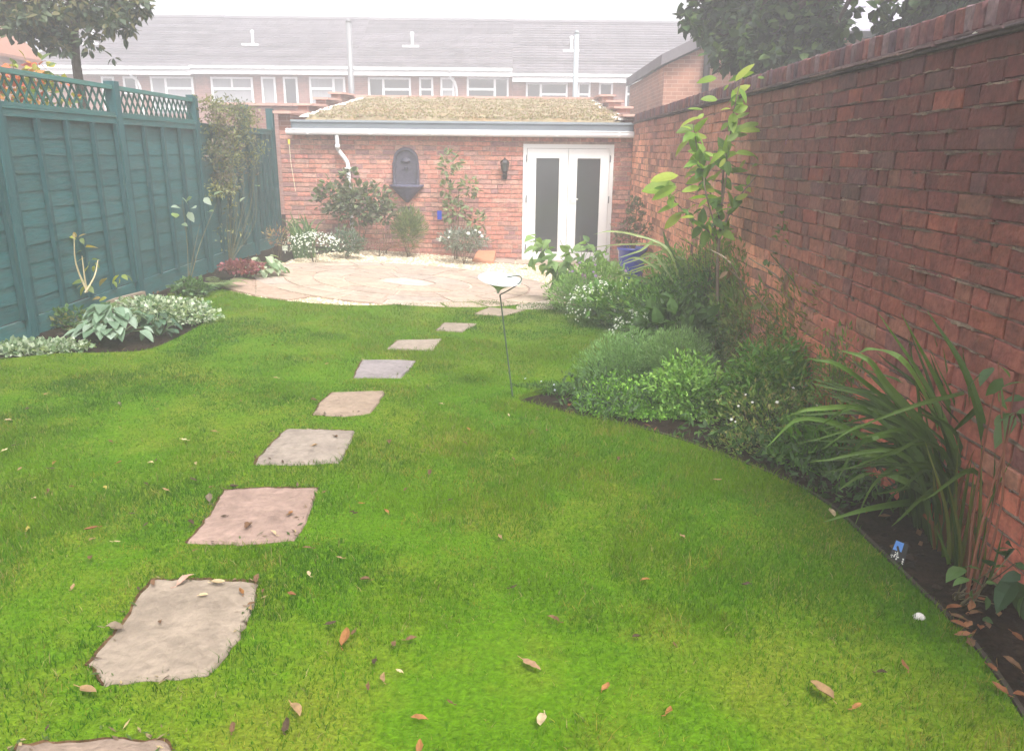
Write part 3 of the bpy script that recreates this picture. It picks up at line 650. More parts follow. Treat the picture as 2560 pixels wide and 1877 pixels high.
b = MB(); b.lathe((fx, BY - .035, fz + .40), [(.03, -.03), (.06, -.02), (.075, 0), (.06, .03), (.02, .05)], n=12, sy=.5); b.lathe((fx, BY - .05, fz + .3), [(.02, -.03), (.03, 0), (.02, .02)], n=8); b.build('mask_ornament', m_lead, ft)
for s_ in (-1, 1):
    b = MB(); b.tube([(fx + s_ * .2, BY - .07, fz + .03), (fx + s_ * .2, BY - .07, fz + .38)], .018, n=8); b.lathe((fx + s_ * .19, BY - .09, fz + .03), [(.035, 0), (.03, .05), (.015, .09)], n=8); b.build('pilaster', m_lead, ft)
b = MB(); n = 18; rows = []
for dz, rr, dd in ((.03, .285, .22), (0, .285, .22), (-.02, .25, .19), (-.12, .16, .14), (-.2, .08, .09), (-.26, .02, .03)):
    rows.append(b.vs([(fx + rr * math.cos(t), BY - .003 - dd * math.sin(t), fz + dz) for t in np.linspace(0, math.pi, n)]))
for a, c in zip(rows, rows[1:]):
    for k in range(n - 1): b.f.append((a + k, c + k, c + k + 1, a + k + 1))
b.f.append(tuple(rows[0] + k for k in range(n))); b.build('basin', m_lead, ft).color = (1.6, 1.7, 2, 1)
# wall lantern
lp = PY(1262, 420, BY - .12); lx, lz = lp.x, lp.z
ln_ = thing('wall_lantern', 'small black carriage lantern on the brick wall left of the doors', 'lantern', (lx, BY, lz))
b = MB(); b.lathe((lx, BY - .11, lz), [(.03, -.06), (.045, -.05), (.065, .07), (.07, .075)], n=6); b.build('glass', m_glass, ln_)
b = MB(); b.lathe((lx, BY - .11, lz), [(.085, .076), (.05, .12), (.02, .135), (.012, .16)], n=6)
for k in range(6): t = math.pi / 3 * k; b.tube([(lx + .047 * math.cos(t), BY - .11 + .047 * math.sin(t), lz - .05), (lx + .07 * math.cos(t), BY - .11 + .07 * math.sin(t), lz + .076)], .005, n=4)
b.lathe((lx, BY - .11, lz), [(.05, -.06), (.045, -.07), (.01, -.09)], n=6); b.build('cage', m_black, ln_)
b = MB(); b.tube(spline([(lx, BY - .11, lz - .08), (lx, BY - .10, lz - .14), (lx, BY - .03, lz - .15)], 4), .009, n=6); b.lathe((lx, BY - .02, lz - .12), [(.03, -.06), (.04, -.02), (.03, .06)], n=8, sy=.4); b.build('bracket', m_black, ln_)

# ------------------------------------------------------------------ terrace of houses behind
TY = 32.0
def tx(px): return PY(px, 200, TY).x
def tz(py, px=900): return PY(px, py, TY).z
units = [(90, 487, 163, [(254, 286, 0, 'n'), (308, 343, 0, 's'), (376, 483, 0, 'L')], 'left end'),
         (487, 884, 163, [(527, 632, 0, 'T'), (653, 689, 0, 'n'), (708, 744, 0, 'd'), (773, 863, 0, 'R')], ''),
         (884, 1281, 167, [(920, 1027, 0, 'L'), (1048, 1083, 0, 'h'), (1101, 1136, 0, 'h'), (1167, 1272, 0, 'R')], ''),
         (1281, 1690, 183, [(1315, 1420, 0, 'L'), (1445, 1477, 0, 'h'), (1498, 1533, 0, 's'), (1565, 1661, 0, 'R')], ''),
         (1690, 2090, 183, [(1720, 1825, 0, 'L'), (1850, 1882, 0, 'h'), (1905, 1940, 0, 's'), (1965, 2061, 0, 'R')], '')]
labs = ['terraced house at the left end of the row, partly behind the tree', 'terraced house second from left above the fence and climber', 'terraced house behind the middle of the sedum roof', 'terraced house with lower eaves seen right up to the brick outbuilding', 'terraced house roof showing just above the sloping outbuilding verge']
for ui, (p0, p1, pe, wins, _) in enumerate(units):
    x0, x1 = tx(p0), tx(p1); pm = (p0 + p1) / 2; ze = PY(pm, pe + 12, TY).z; H = thing('terraced_house', labs[ui], 'house', ((x0 + x1) / 2, TY + 4, 0), 'terraced houses behind the garden')
    b = MB(); b.box((x0 + .01, TY, -.1), (x1 - .01, TY + 8, ze)); b.build('wall', m_far, H)
    zr = PY(pm, 47 + (pm - 300) * .012, TY + 4.2).z
    b = MB(); nc = 20; yA, yB = TY - .35, TY + 4.0; zA = ze + .12
    for k in range(nc):
        t0, t1 = k / nc, (k + 1) / nc; col = jit((1, 1, 1), .2); yy0, yy1 = yA + (yB - yA) * t0, yA + (yB - yA) * t1; z0, z1 = zA + (zr - zA) * t0, zA + (zr - zA) * t1
        m_ = 22
        for q in range(m_):
            xa, xb = x0 + (x1 - x0) * q / m_, x0 + (x1 - x0) * (q + 1) / m_; cc = jit(col, .09)
            b.hexa([(xa, yy0, z0), (xb - .006, yy0, z0), (xb - .006, yy1, z1 - .03), (xa, yy1, z1 - .03), (xa, yy0, z0 + .085), (xb - .006, yy0, z0 + .085), (xb - .006, yy1, z1 + .01), (xa, yy1, z1 + .01)], cc)
    b.hexa([(x0, yB, zr - .1), (x1, yB, zr - .1), (x1, yB + 4.3, zA), (x0, yB + 4.3, zA), (x0, yB, zr + .02), (x1, yB, zr + .02), (x1, yB + 4.3, zA + .1), (x0, yB + 4.3, zA + .1)])
    rf = b.build('roof', m_tile, H)
    b = MB(); b.tube([(x0, yB, zr + .03), (x1, yB, zr + .03)], .11, n=8); b.build('ridge_tile', m_tile, rf)
    b = MB(); b.box((x0, TY - .34, ze - .16), (x1 - .005, TY - .02, ze - .02), (.7, .7, .72)); b.box((x0, TY - .45, ze + .0), (x1 - .005, TY - .341, ze + .1), (1.1, 1.1, 1.1)); b.box((x0, TY - .36, ze - .2), (x1 - .005, TY - .345, ze - .01), (1.05, 1.05, 1.05)); b.build('gutter', m_white, H)
    # flue
    px = p0 + 147; fy = TY + 1.6; t = (fy - yA) / (yB - yA); fzz = zA + (zr - zA) * t; X_ = PY(px, 130, fy).x
    b = MB(); b.tube([(X_, fy, fzz - .1), (X_, fy, fzz + .45)], .055, n=8); b.lathe((X_, fy, fzz + .4), [(.08, 0), (.09, .05), (.04, .1)], n=8); b.box((X_ - .35, fy - .35, fzz - .12), (X_ + .3, fy - .1, fzz - .04)); b.build('flue', m_white, H)
    for (a, c, _, kind) in wins:
        xa, xb = tx(a), tx(c); zt = PY((a + c) / 2, {0: 192, 1: 193, 2: 194.5, 3: 207, 4: 207}[ui], TY).z; hh = {'s': .65, 'L': 1.25, 'T': 1.25, 'R': 1.25, 'n': 1.25, 'd': 1.25, 'h': 1.25}[kind]; zb = zt - hh
        b = MB(); fr = .075; b.box((xa, TY - .05, zb), (xb, TY + .02, zb + fr)); b.box((xa, TY - .05, zt - fr), (xb, TY + .02, zt)); b.box((xa, TY - .0493, zb + fr), (xa + fr, TY + .02, zt - fr)); b.box((xb - fr, TY - .0493, zb + fr), (xb, TY + .02, zt - fr))
        W_ = xb - xa; tr = zt - .48
        if kind == 'L': b.box((xa + W_ * .33, TY - .048, zb + fr), (xa + W_ * .33 + .09, TY + .02, zt - fr)); b.box((xa + W_ * .33 + .09, TY - .047, tr), (xb - fr, TY + .02, tr + .09))
        if kind == 'R': b.box((xa + W_ * .64, TY - .048, zb + fr), (xa + W_ * .64 + .09, TY + .02, zt - fr)); b.box((xa + fr, TY - .047, tr), (xa + W_ * .64, TY + .02, tr + .09))
        if kind == 'T': b.box((xa + fr, TY - .048, tr), (xb - fr, TY + .02, tr + .09)); b.box((xa + W_ * .48, TY - .047, tr + .09), (xa + W_ * .48 + .07, TY + .02, zt - fr))
        if kind == 'h': b.box((xa + fr, TY - .048, tr), (xb - fr, TY + .02, tr + .08))
        fo = b.build('window', m_white, H)
        b = MB(); b.box((xa + fr, TY - .02, zb + fr), (xb - fr, TY - .012, zt - fr)); pn = b.build('pane', m_curtain if random.random() < .45 else m_glass, fo)
        if kind in 'LRT' : b = MB(); b.box((xa, TY - .03, zb - .12), (xb, TY - .002, zb - .02), (.35, .33, .35)); b.build('sill', m_white, fo)
    if ui in (0, 2):
        dx = tx(350 if ui == 0 else 1141); b = MB(); b.tube(spline([(dx - .25, TY - .38, ze - .02), (dx - .2, TY - .25, ze - .25), (dx, TY - .08, ze - .6), (dx, TY - .08, ze - 2), (dx, TY - .08, 0)], 3), .05, n=6); b.build('downpipe', m_white, H)
    # ground floor: doors and windows seen through gaps
    for k in range(2):
        xa = x0 + .8 + k * 3.2; b = MB(); b.box((xa, TY - .04, 1.0), (xa + 1.9, TY + .02, 2.3)); fo = b.build('window', m_white, H); b = MB(); b.box((xa + .09, TY - .046, 1.09), (xa + 1.81, TY - .041, 2.21)); b.build('pane', m_glass, fo)
    b = MB(); b.box((x0 + .2, TY - 1.1, 2.55), (x1 - .2, TY - .001, 2.62), (.5, .45, .5)); b.box((x0 + .2, TY - 1.13, 2.5), (x1 - .2, TY - 1.101, 2.66)); b.build('porch_canopy', m_white, H)
# street poles in the haze
for px, wdt, col, lab, yy, top in ((871, .09, (.5, .5, .52), 'grey pole standing before the terraced houses, left of centre', 24, 57), (1442, .08, (.75, .85, .9), 'pale bluish pole standing before the terraced houses, right of centre', 24, 85)):
    p = PY(px, top, yy); b = MB(); b.tube([(p.x, yy, 0), (p.x, yy, p.z)], wdt * 1.05, wdt * .9, n=10); b.lathe((p.x, yy, p.z), [(wdt, 0), (wdt * .6, .08), (.01, .1)], n=10)
    o = b.build('utility_pole', m_white, org=(p.x, yy, 0), smooth=True, label=lab, category='pole', group='poles before the houses'); o.color = (*[c * .5 for c in col], 1)
# wall with coping left of the garden room
p = PY(560, 257, 18.3); wl = thing('boundary_wall', 'low far brick wall with pale coping seen above the climber', 'wall', (p.x + 1.5, 18.4, 0)); b = MB(); b.box((p.x - .3, 18.31, 0), (BX0 - .31, 18.45, p.z - .06)); b.build('wall_face', m_far, wl)
for k in range(4):
    x0 = p.x - .3 + k * .62
    if x0 + .6 < BX0 - .25: b = MB(); b.box((x0, 18.25, p.z - .058), (x0 + .612, 18.5, p.z), jit((1, 1, 1), .1)); b.build('coping_slab', m_coping, wl)

# neighbours' buildings
def gable_house():
    H = thing('gabled_house', 'orange brick house gable at the far left behind the tree', 'house', (-13, 22, 0))
    Y0 = 19; pr = PY(93, 150, Y0 + 3); pa = PY(-10, 10, Y0 + 3); m_ = pa.x; slope = (pa.z - pr.z) / (pr.x - pa.x); ax = -14.5; az = pr.z + slope * (pr.x - ax) * .8
    b = MB(); P = [(2 * ax - pr.x, -.1), (pr.x, -.1), (pr.x, pr.z), (ax, az), (2 * ax - pr.x, pr.z)]
    i = b.vs([(x, Y0, z) for x, z in P]); j = b.vs([(x, Y0 + 3, z) for x, z in P]); n = 5
    b.f += [tuple(i + k for k in range(n)), tuple(j + n - 1 - k for k in range(n))] + [(i + k, j + k, j + (k + 1) % n, i + (k + 1) % n) for k in range(n)]
    b.build('wall', m_orange, H)
    b = MB(); b.hexa([(pr.x + .12, Y0 - .08, pr.z - .1), (pr.x + .12, Y0 + 3, pr.z - .1), (ax, Y0 + 3, az + .02), (ax, Y0 - .08, az + .02), (pr.x + .12, Y0 - .08, pr.z - .02), (pr.x + .12, Y0 + 3, pr.z - .02), (ax, Y0 + 3, az + .12), (ax, Y0 - .08, az + .12)]); b.build('roof', m_terra, H).color = (.62, .62, .7, 1)
gable_house()
def side_building():
    Y0 = 16.5; H = thing('brick_outbuilding', 'orange brick outbuilding with sloping slate verge beyond the wall', 'building', (4.5, 18, 0))
    a = PY(1662, 165, Y0); c = PY(1900, 52, Y0); b = MB(); P = [(a.x, -.1), (c.x + 1, -.1), (c.x + 1, c.z), (c.x, c.z), (a.x, a.z)]
    i = b.vs([(x, Y0, z) for x, z in P]); j = b.vs([(x, Y0 + 5, z) for x, z in P]); n = 5
    b.f += [tuple(i + k for k in range(n)), tuple(j + n - 1 - k for k in range(n))] + [(i + k, j + k, j + (k + 1) % n, i + (k + 1) % n) for k in range(n)]
    b.build('wall', m_orange, H)
    b = MB(); e = PY(1650, 150, Y0)
    b.hexa([(e.x, Y0 - .2, e.z - .12), (c.x + .2, Y0 - .2, c.z + .12), (c.x + .2, Y0 + 5, c.z + .12), (e.x, Y0 + 5, e.z - .12), (e.x, Y0 - .2, e.z + .08), (c.x + .2, Y0 - .2, c.z + .36), (c.x + .2, Y0 + 5, c.z + .36), (e.x, Y0 + 5, e.z + .08)]); b.build('roof', m_tile, H)
    p = PY(1768, 120, Y0); b = MB(); b.tube([(p.x, Y0 - .09, 0), (p.x, Y0 - .09, p.z + .1)], .07, n=8); b.build('downpipe', m_black, H)
side_building()
def side_house():
    Y0 = 13.5; p0, p1 = PY(1960, 78, Y0), PY(2330, 82, Y0); H = thing('neighbour_house', 'brick house with pale tiled roof behind the dark tree on the right', 'house', (7, 15, 0))
    x0, x1 = p0.x, p1.x + 2.5; ze = p0.z; b = MB(); b.box((x0 + .3, Y0 + .35, -.1), (x1, Y0 + 7, ze - .02)); b.build('wall', m_orange, H)
    b = MB(); nc = 16; yA, yB, zA, zB = Y0, Y0 + 3.6, ze, ze + 2.4
    for k in range(nc):
        t0, t1 = k / nc, (k + 1) / nc; yy0, yy1 = yA + (yB - yA) * t0, yA + (yB - yA) * t1; z0, z1 = zA + (zB - zA) * t0, zA + (zB - zA) * t1
        for q in range(24):
            xa, xb = x0 + (x1 - x0) * q / 24, x0 + (x1 - x0) * (q + 1) / 24
            b.hexa([(xa, yy0, z0), (xb - .006, yy0, z0), (xb - .006, yy1, z1 - .03), (xa, yy1, z1 - .03), (xa, yy0, z0 + .045), (xb - .006, yy0, z0 + .045), (xb - .006, yy1, z1 + .01), (xa, yy1, z1 + .01)], jit((2.6, 2.7, 2.9), .1))
    b.hexa([(x0, yB, zB - .1), (x1, yB, zB - .1), (x1, yB + 3.6, zA), (x0, yB + 3.6, zA), (x0, yB, zB), (x1, yB, zB), (x1, yB + 3.6, zA + .1), (x0, yB + 3.6, zA + .1)])
    b.build('roof', m_tile, H)
    b = MB(); b.box((x0, Y0 - .1, ze - .1), (x1, Y0 - .005, ze - .005)); b.box((x0, Y0 - .02, ze - .42), (x1, Y0 + .349, ze - .2)); b.build('gutter', m_black, H)
side_house()

# ------------------------------------------------------------------ foliage helpers
def dirv(up=.4):
    while True:
        v_ = V(U(-1, 1), U(-1, 1), U(-1, 1))
        if .05 < v_.length < 1: v_.normalize(); return (v_ + V(0, 0, up)).normalized()
def blob(mb, c, r, n, L, W, cols, up=.5, shell=.55, simple=True, droop=.3, floor=None):
    c = Vector(c)
    for _ in range(n):
        d = dirv(0); k = shell + (1 - shell) * random.random() if random.random() < .8 else random.random() ** .5
        k *= .82 + .36 * float(fbm(d.x * 3 + c.x * 5 + 20, d.z * 3 + d.y * 2 + 20))
        p = c + V(d.x * r[0], d.y * r[1], d.z * r[2]) * k
        if floor is not None and p.z < floor: p.z = floor + U(0, .03)
        dd = (d * .8 + dirv(up) * .9).normalized(); nn = (dirv(1.2)).normalized(); l = L * U(.6, 1.25)
        if simple: mb.spray(p, dd, nn, l, W * l / L, jit(random.choice(cols), .22))
        else: mb.leaf(p, dd, nn, l, W * l / L, jit(random.choice(cols), .22), droop=droop, seg=3)
def stems(mb, base, tips, r=.004, col=(.12, .09, .05), n=5, sag=.05):
    for t in tips:
        t = Vector(t); b0 = Vector(base) + V(U(-.03, .03), U(-.03, .03), 0); m_ = b0.lerp(t, .5) + V(U(-sag, sag), U(-sag, sag), U(-sag, sag) * .3)
        mb.tube(spline([b0, m_, t], 3), r, r * .4, n=n, col=jit(col, .2), cap=False)
def shrub(name, label, px, py, Y, r, n, L, W, cols, cat='shrub', blobs=None, stemcol=(.10, .07, .04), up=.5, mat=None, simple=True, flowers=None, leafname='foliage', nst=8, shell=.5, group=None):
    """a plant whose middle shows at pixel px,py and stands at distance Y"""
    c = PY(px, py, Y); g0 = T(c.x, Y); t = thing(name, label, cat, (c.x, Y, g0), group); b = MB()
    bl = blobs or [(0, 0, 0, 1)]
    for (dx, dy, dz, s_) in bl: blob(b, c + V(dx, dy, dz), [q * s_ for q in r], int(n * s_ ** 2 / len(bl) * 1.5) if len(bl) > 1 else n, L, W, cols, up=up, simple=simple, floor=g0 + .01, shell=shell)
    b.build(leafname, mat or m_leaf, t, kind='stuff')
    b = MB(); stems(b, (c.x, Y, g0 - .02), [c + V(U(-.7, .7) * r[0], U(-.7, .7) * r[1], U(-.3, .7) * r[2]) for _ in range(nst)], col=stemcol); b.build('stems', m_stem, t, kind='stuff')
    if flowers:
        nf, fr, fc = flowers; b = MB()
        for _ in range(nf):
            d = dirv(.7); d.y = -abs(d.y) * .9 - .1 if random.random() < .7 else d.y; p = c + V(d.x * r[0], d.y * r[1], d.z * r[2]) * U(.9, 1.12)
            if p.z < g0 + .03: p.z = g0 + U(.03, .1)
            flower(b, p, fr * U(.7, 1.2), (d + V(0, -.5, .5)).normalized(), fc)
        b.build('flowers', m_petal, t, kind='stuff')
    return t, c
def flower(b, p, r, nrm, col, k=6, centre=None):
    u = nrm.cross(V(.3, .2, 1)).normalized(); w_ = nrm.cross(u)
    ph = U(0, 1)
    for q in range(k):
        a = ph + 2 * math.pi * q / k; a2 = a + math.pi / k * .8; a0 = a - math.pi / k * .8
        i = b.vs([p, p + (u * math.cos(a0) + w_ * math.sin(a0)) * r * .75, p + (u * math.cos(a) + w_ * math.sin(a)) * r + nrm * r * .15, p + (u * math.cos(a2) + w_ * math.sin(a2)) * r * .75], jit(col, .05))
        b.f += [(i, i + 1, i + 2), (i, i + 2, i + 3)]
DG = [(.035, .075, .022), (.045, .095, .025), (.03, .06, .02)]
MG = [(.06, .13, .03), (.08, .16, .035), (.05, .11, .03)]
LG = [(.12, .22, .04), (.16, .26, .05), (.10, .20, .04)]
SG = [(.10, .15, .09), (.13, .18, .12), (.09, .13, .09)]
VG = [(.35, .42, .30), (.45, .50, .38), (.12, .2, .1), (.18, .26, .14)]

# ------------------------------------------------------------------ trees
def tree(name, label, base, trunk_pts, r0, blobs, L, W, cols, limbs=6, cat='tree', simple=False, n=900):
    t = thing(name, label, cat, base); b = MB(); b.tube(spline(trunk_pts, 4), r0, r0 * .6, n=10); b.build('trunk', m_bark, t, smooth=True)
    top = Vector(trunk_pts[-1]); b = MB()
    for (c, r, k) in blobs:
        if k < .3: continue
        a = Vector(trunk_pts[-2]).lerp(top, random.random()); m_ = a.lerp(Vector(c), .5) + V(U(-.1, .1), U(-.1, .1), U(0, .15)); b.tube(spline([a, m_, c], 4), r0 * .3, r0 * .08, n=6, cap=False)
        for _ in range(limbs):
            d = dirv(.1); e = Vector(c) + V(d.x * r[0], d.y * r[1], d.z * r[2]) * .9; b.tube(spline([Vector(c) + (Vector(c) - a) * -.15, Vector(c).lerp(e, .5) + V(0, 0, .03), e], 3), r0 * .09, r0 * .03, n=4, cap=False)
    b.build('branches', m_bark, t, kind='stuff')
    b = MB()
    for (c, r, k) in blobs: blob(b, c, r, int(n * k), L, W, cols, up=-.25, shell=.35, simple=simple)
    b.build('crown', m_leaf, t, kind='stuff'); return t
def PB(px, py, Y, rpx, k=1, flat=.8):
    c = PY(px, py, Y); r = rpx * Y / F; return (c, (r, r * 1.1, r * flat), k)
tr_blobs = [PB(1800, 10, 10.5, 80, .6), PB(1880, 60, 10.3, 95, 1.5), PB(1960, 20, 10, 110, 1.6), PB(1890, 130, 10, 60, 1.0), PB(1975, 105, 9.8, 85, 1.4), PB(2050, 50, 9.4, 62, 1.0), PB(1840, 100, 10.2, 55, .8), PB(1900, -120, 10.3, 150, 1), PB(2070, -110, 9.6, 95, 1),
            PB(2070, 110, 9.2, 40, .5), PB(2315, 20, 8.0, 34, .4), PB(2255, 85, 8.2, 16, .12), PB(2370, 15, 7.8, 50, .9), PB(2380, -60, 7.5, 120, 1.2), PB(2250, -130, 8.2, 95, 1), PB(2500, -60, 7.2, 90, .8), PB(1760, -80, 10.6, 90, .5), PB(2000, 150, 9.5, 30, .25), PB(1870, 185, 9.9, 24, .2)]
tr_blobs += [PB(1740 + U(-20, 330), U(20, 60) + 110 * math.sin(k / 26 * 3.1), U(9, 10.4), U(10, 22), .06) for k in range(26)] + [PB(U(2090, 2300), U(0, 105), U(8, 9), U(8, 18), .04) for _ in range(12)] + [PB(U(1700, 1800), U(-10, 90), 10.4, U(8, 16), .05) for _ in range(10)]
tp = PY(2350, 10, 7.9)
tree('broadleaf_tree', 'large dark green tree overhanging the brick wall at top right', (tp.x + .1, 7.9, 0), [(tp.x + .15, 7.9, -.1), (tp.x + .1, 7.9, 1.5), (tp.x + .05, 7.9, 2.8), (tp.x - .1, 8.1, 3.6), (tp.x - .4, 8.4, 4.6)], .2, tr_blobs, .115, .09, [(.024, .05, .018), (.034, .07, .02), (.018, .036, .016), (.07, .12, .025)], n=480)
tl = PY(195, 190, 9.6)
tl_blobs = [PB(60, 10, 9.6, 75, 1.2), PB(150, 10, 9.6, 75, 1.3), PB(40, 60, 9.4, 40, .5), PB(140, 70, 9.6, 38, .6), PB(150, 110, 9.5, 26, .35), PB(230, 10, 9.4, 60, .7), PB(290, 5, 9.3, 40, .45), PB(345, 15, 9.2, 28, .3), PB(100, -90, 9.6, 130, 1), PB(280, -70, 9.4, 80, .5), PB(10, 10, 9.5, 40, .5), PB(280, 50, 9.2, 14, .08), PB(325, 55, 9.2, 12, .06), PB(215, 90, 9.3, 20, .1), PB(85, 90, 9.5, 26, .25)]
tl_blobs += [PB(U(0, 370), U(20, 85), U(9, 9.6), U(8, 18), .06) for _ in range(30)] + [PB(U(60, 330), U(70, 150), U(9, 9.6), U(5, 9), .02) for _ in range(14)]
tree('garden_tree', 'tree with hanging leaves beyond the fence at top left', (tl.x + .1, 9.6, 0), [(tl.x + .15, 9.6, 0), (tl.x + .05, 9.6, 1.6), (tl.x, 9.6, 2.6), PY(186, 90, 9.6), PY(183, 20, 9.6), PY(175, -60, 9.6)], .062, tl_blobs, .10, .055, [(.06, .09, .05), (.045, .075, .045), (.08, .11, .05), (.15, .14, .06)], n=330)

# autumn creeper behind trellis
t = thing('autumn_creeper', 'creeper with orange, red and yellow leaves behind the trellis', 'climbing plant', (-4.35, 6.9, .3)); b = MB()
AC = [(.5, .12, .05), (.45, .2, .06), (.35, .32, .06), (.2, .25, .06), (.14, .2, .07), (.4, .1, .07)]
for y, z, r, n in ((5.9, 2.2, .2, 120), (6.4, 2.25, .22, 130), (6.8, 2.2, .2, 90), (7.2, 2.25, .16, 60), (7.6, 2.3, .14, 40), (5.5, 2.2, .25, 120), (7.3, 2.5, .08, 16), (7.05, 2.42, .08, 10)): blob(b, (-4.28, y, z), (.14, r, r * .9), n, .1, .07, AC, simple=False)
b.build('foliage', m_leaf, t, kind='stuff'); b = MB(); stems(b, (-4.3, 6.9, .3), [(-4.25, 5.6, 2.2), (-4.25, 6.2, 2.3), (-4.25, 7.2, 2.4), (-4.25, 7.6, 2.45), (-4.2, 6.8, 2.5)], r=.008); b.build('stems', m_stem, t, kind='stuff')

# grey green climber over the fence
t = thing('fence_climber', 'sprawling grey green climber covering the fence near the building', 'climbing plant', (-3.9, 10.6, .3)); b = MB()
CC = [(.15, .17, .09), (.19, .20, .10), (.11, .13, .075), (.16, .13, .11), (.26, .26, .11)]
for k in range(80):
    y = 10.0 + abs(random.gauss(0, .95)); z = 2.25 - abs(random.gauss(0, .55)) * (1.2 if y < 11 else .7) + U(0, .25)
    if z < .6 or y > 12.4: continue
    blob(b, (-3.85, y, z), (.12, U(.1, .34), U(.06, .2)), int(U(20, 85)), .06, .022, [random.choice(CC), random.choice(CC)], up=.1, shell=.2)
b.build('foliage', m_leaf, t, kind='stuff'); b = MB(); stems(b, (-3.9, 10.4, .3), [(-3.85, U(9.9, 12), U(1.2, 2.6)) for _ in range(13)], r=.005, col=(.09, .09, .05), sag=.2); b.build('stems', m_stem, t, kind='stuff')
# white clematis-like sprays
def leafy_plant(name, label, base, tips, leaves, cols, cat='plant', Lr=(.06, .1), wr=.6, stemcol=(.12, .1, .05), r=.005, mat=None, droop=.35, group=None):
    """stems with single leaves as parts; leaves = (base, direction, length) list"""
    t = thing(name, label, cat, base, group); b = MB(); stems(b, base, tips, r=r, col=stemcol); b.build('stem', m_stem, t)
    for (p, d, l) in leaves:
        b = MB(); b.leaf(Vector(p), Vector(d), dirv(1.6), l, l * wr, jit(random.choice(cols), .15), droop=droop, seg=4); b.build('leaf', mat or m_thin, t)
    return t
def pxleaf(pairs, Y, jy=.1):
    out = []
    for (x0, y0, x1, y1) in pairs:
        Ya = Y + U(-jy, jy); a = PY(x0, y0, Ya); c = PY(x1, y1, Ya + U(-.05, .03)); out.append((a, c - a, (c - a).length))
    return out
z4 = lambda L: [(a * .3817, 420 + b_ * .3817, c * .3817, 420 + d * .3817) for a, b_, c, d in L]
leafy_plant('white_leaf_sapling', 'pale leaved sprig reaching up the fence below its third post', PX(470, 720, -3.8), [PX(500, 560, -3.8), PX(455, 500, -3.8), PX(545, 500, -3.8)],
            [(PX(x, y, -3.8 + U(0, .08)), dirv(.1), U(.08, .13)) for x, y in [(455, 495), (480, 492), (440, 545), (455, 560), (470, 530), (490, 520), (510, 495), (535, 488), (558, 502), (520, 530), (600, 505), (640, 465), (450, 520)]], [(.38, .45, .38), (.3, .38, .3), (.2, .28, .18)], wr=.65)
base = PX(215, 730, -3.75)
leafy_plant('young_rose', 'yellowing rose sapling with few leaves in front of the fence', base, [PX(205, 640, -3.75), PX(185, 585, -3.72), PX(245, 650, -3.7)],
            pxleaf(z4([(500, 470, 440, 430), (510, 460, 545, 420), (500, 455, 470, 415), (530, 460, 545, 490), (560, 520, 640, 500), (540, 540, 480, 550), (560, 590, 500, 600), (600, 600, 660, 590), (590, 610, 570, 640), (620, 620, 660, 650), (580, 640, 545, 670), (620, 640, 600, 680), (560, 740, 460, 740), (560, 770, 510, 820), (560, 770, 610, 800), (545, 760, 490, 780), (700, 720, 640, 750), (780, 700, 720, 740), (800, 700, 830, 720), (820, 700, 880, 730), (780, 720, 790, 760), (740, 740, 770, 770), (840, 850, 790, 860), (850, 850, 890, 850), (700, 850, 640, 860), (660, 850, 600, 850)]), 6.9, .15), [(.35, .36, .06), (.22, .28, .06), (.3, .22, .08), (.15, .2, .06)], Lr=(.06, .1), wr=.6, stemcol=(.4, .33, .2), r=.009)
# left bed low plants
def hosta(label, px, py, Y, rad, n, L, cols, h=.25, group=None):
    c = PY(px, py, Y); g0 = T(c.x, Y); c = V(c.x, Y, g0); t = thing('hosta', label, 'plant', c, group)
    for k in range(n):
        az = U(0, 2 * math.pi) if k % 3 else U(math.pi, 2 * math.pi); lay = random.random(); d = V(math.cos(az), math.sin(az), 0); rr = rad * (.25 + .6 * lay); z = h * (1.05 - lay * .75)
        p = c + d * rr + V(0, 0, z); b = MB(); b.tube(spline([c + d * .02, c + d * rr * .6 + V(0, 0, z * .8), p], 3), .005, .003, n=4, col=(.16, .24, .12), cap=False)
        l = L * U(.75, 1.2); b.leaf(p, (d + V(0, 0, U(-.5, .15))), V(0, 0, 1), l, l * U(.7, .85), jit(random.choice(cols), .12), droop=U(.25, .6), fold=.25, seg=6, prof=.6, pw=.7); b.build('leaf', m_leaf, t)
    return t
hosta('large pale blue green hosta in the left bed beside the lawn', 285, 838, 6.25, .31, 74, .115, [(.17, .26, .17), (.22, .31, .22), (.12, .2, .12), (.28, .36, .28)], .3)
hosta('smaller cream edged hosta by the left tip of the patio', 660, 650, 9.9, .3, 44, .13, [(.30, .38, .24), (.42, .48, .34), (.16, .24, .12)], .26)
hosta('dark rounded bergenia clump behind the large hosta', 395, 815, 6.5, .2, 34, .085, [(.06, .12, .07), (.08, .15, .09), (.05, .09, .05)], .2)
shrub('variegated_lamium', 'white and green variegated groundcover at the left edge of the picture', 70, 878, 5.7, (.38, .2, .07), 1500, .045, .035, VG, 'groundcover', blobs=[(0, 0, 0, 1), (.22, .05, .02, .7), (-.25, -.03, 0, .8)])
shrub('variegated_lamium', 'white and green variegated groundcover mound behind the bergenia clump', 420, 775, 7.1, (.42, .28, .10), 2400, .04, .034, VG + [(.5, .55, .42)], 'groundcover', blobs=[(0, 0, 0, 1), (.25, -.1, -.03, .75), (-.25, .1, .03, .7)])
shrub('low_green_plant', 'straggly green plant by the timber rail behind the large hosta', 190, 800, 6.5, (.35, .15, .1), 500, .05, .03, MG + [(.2, .2, .07)], 'plant')
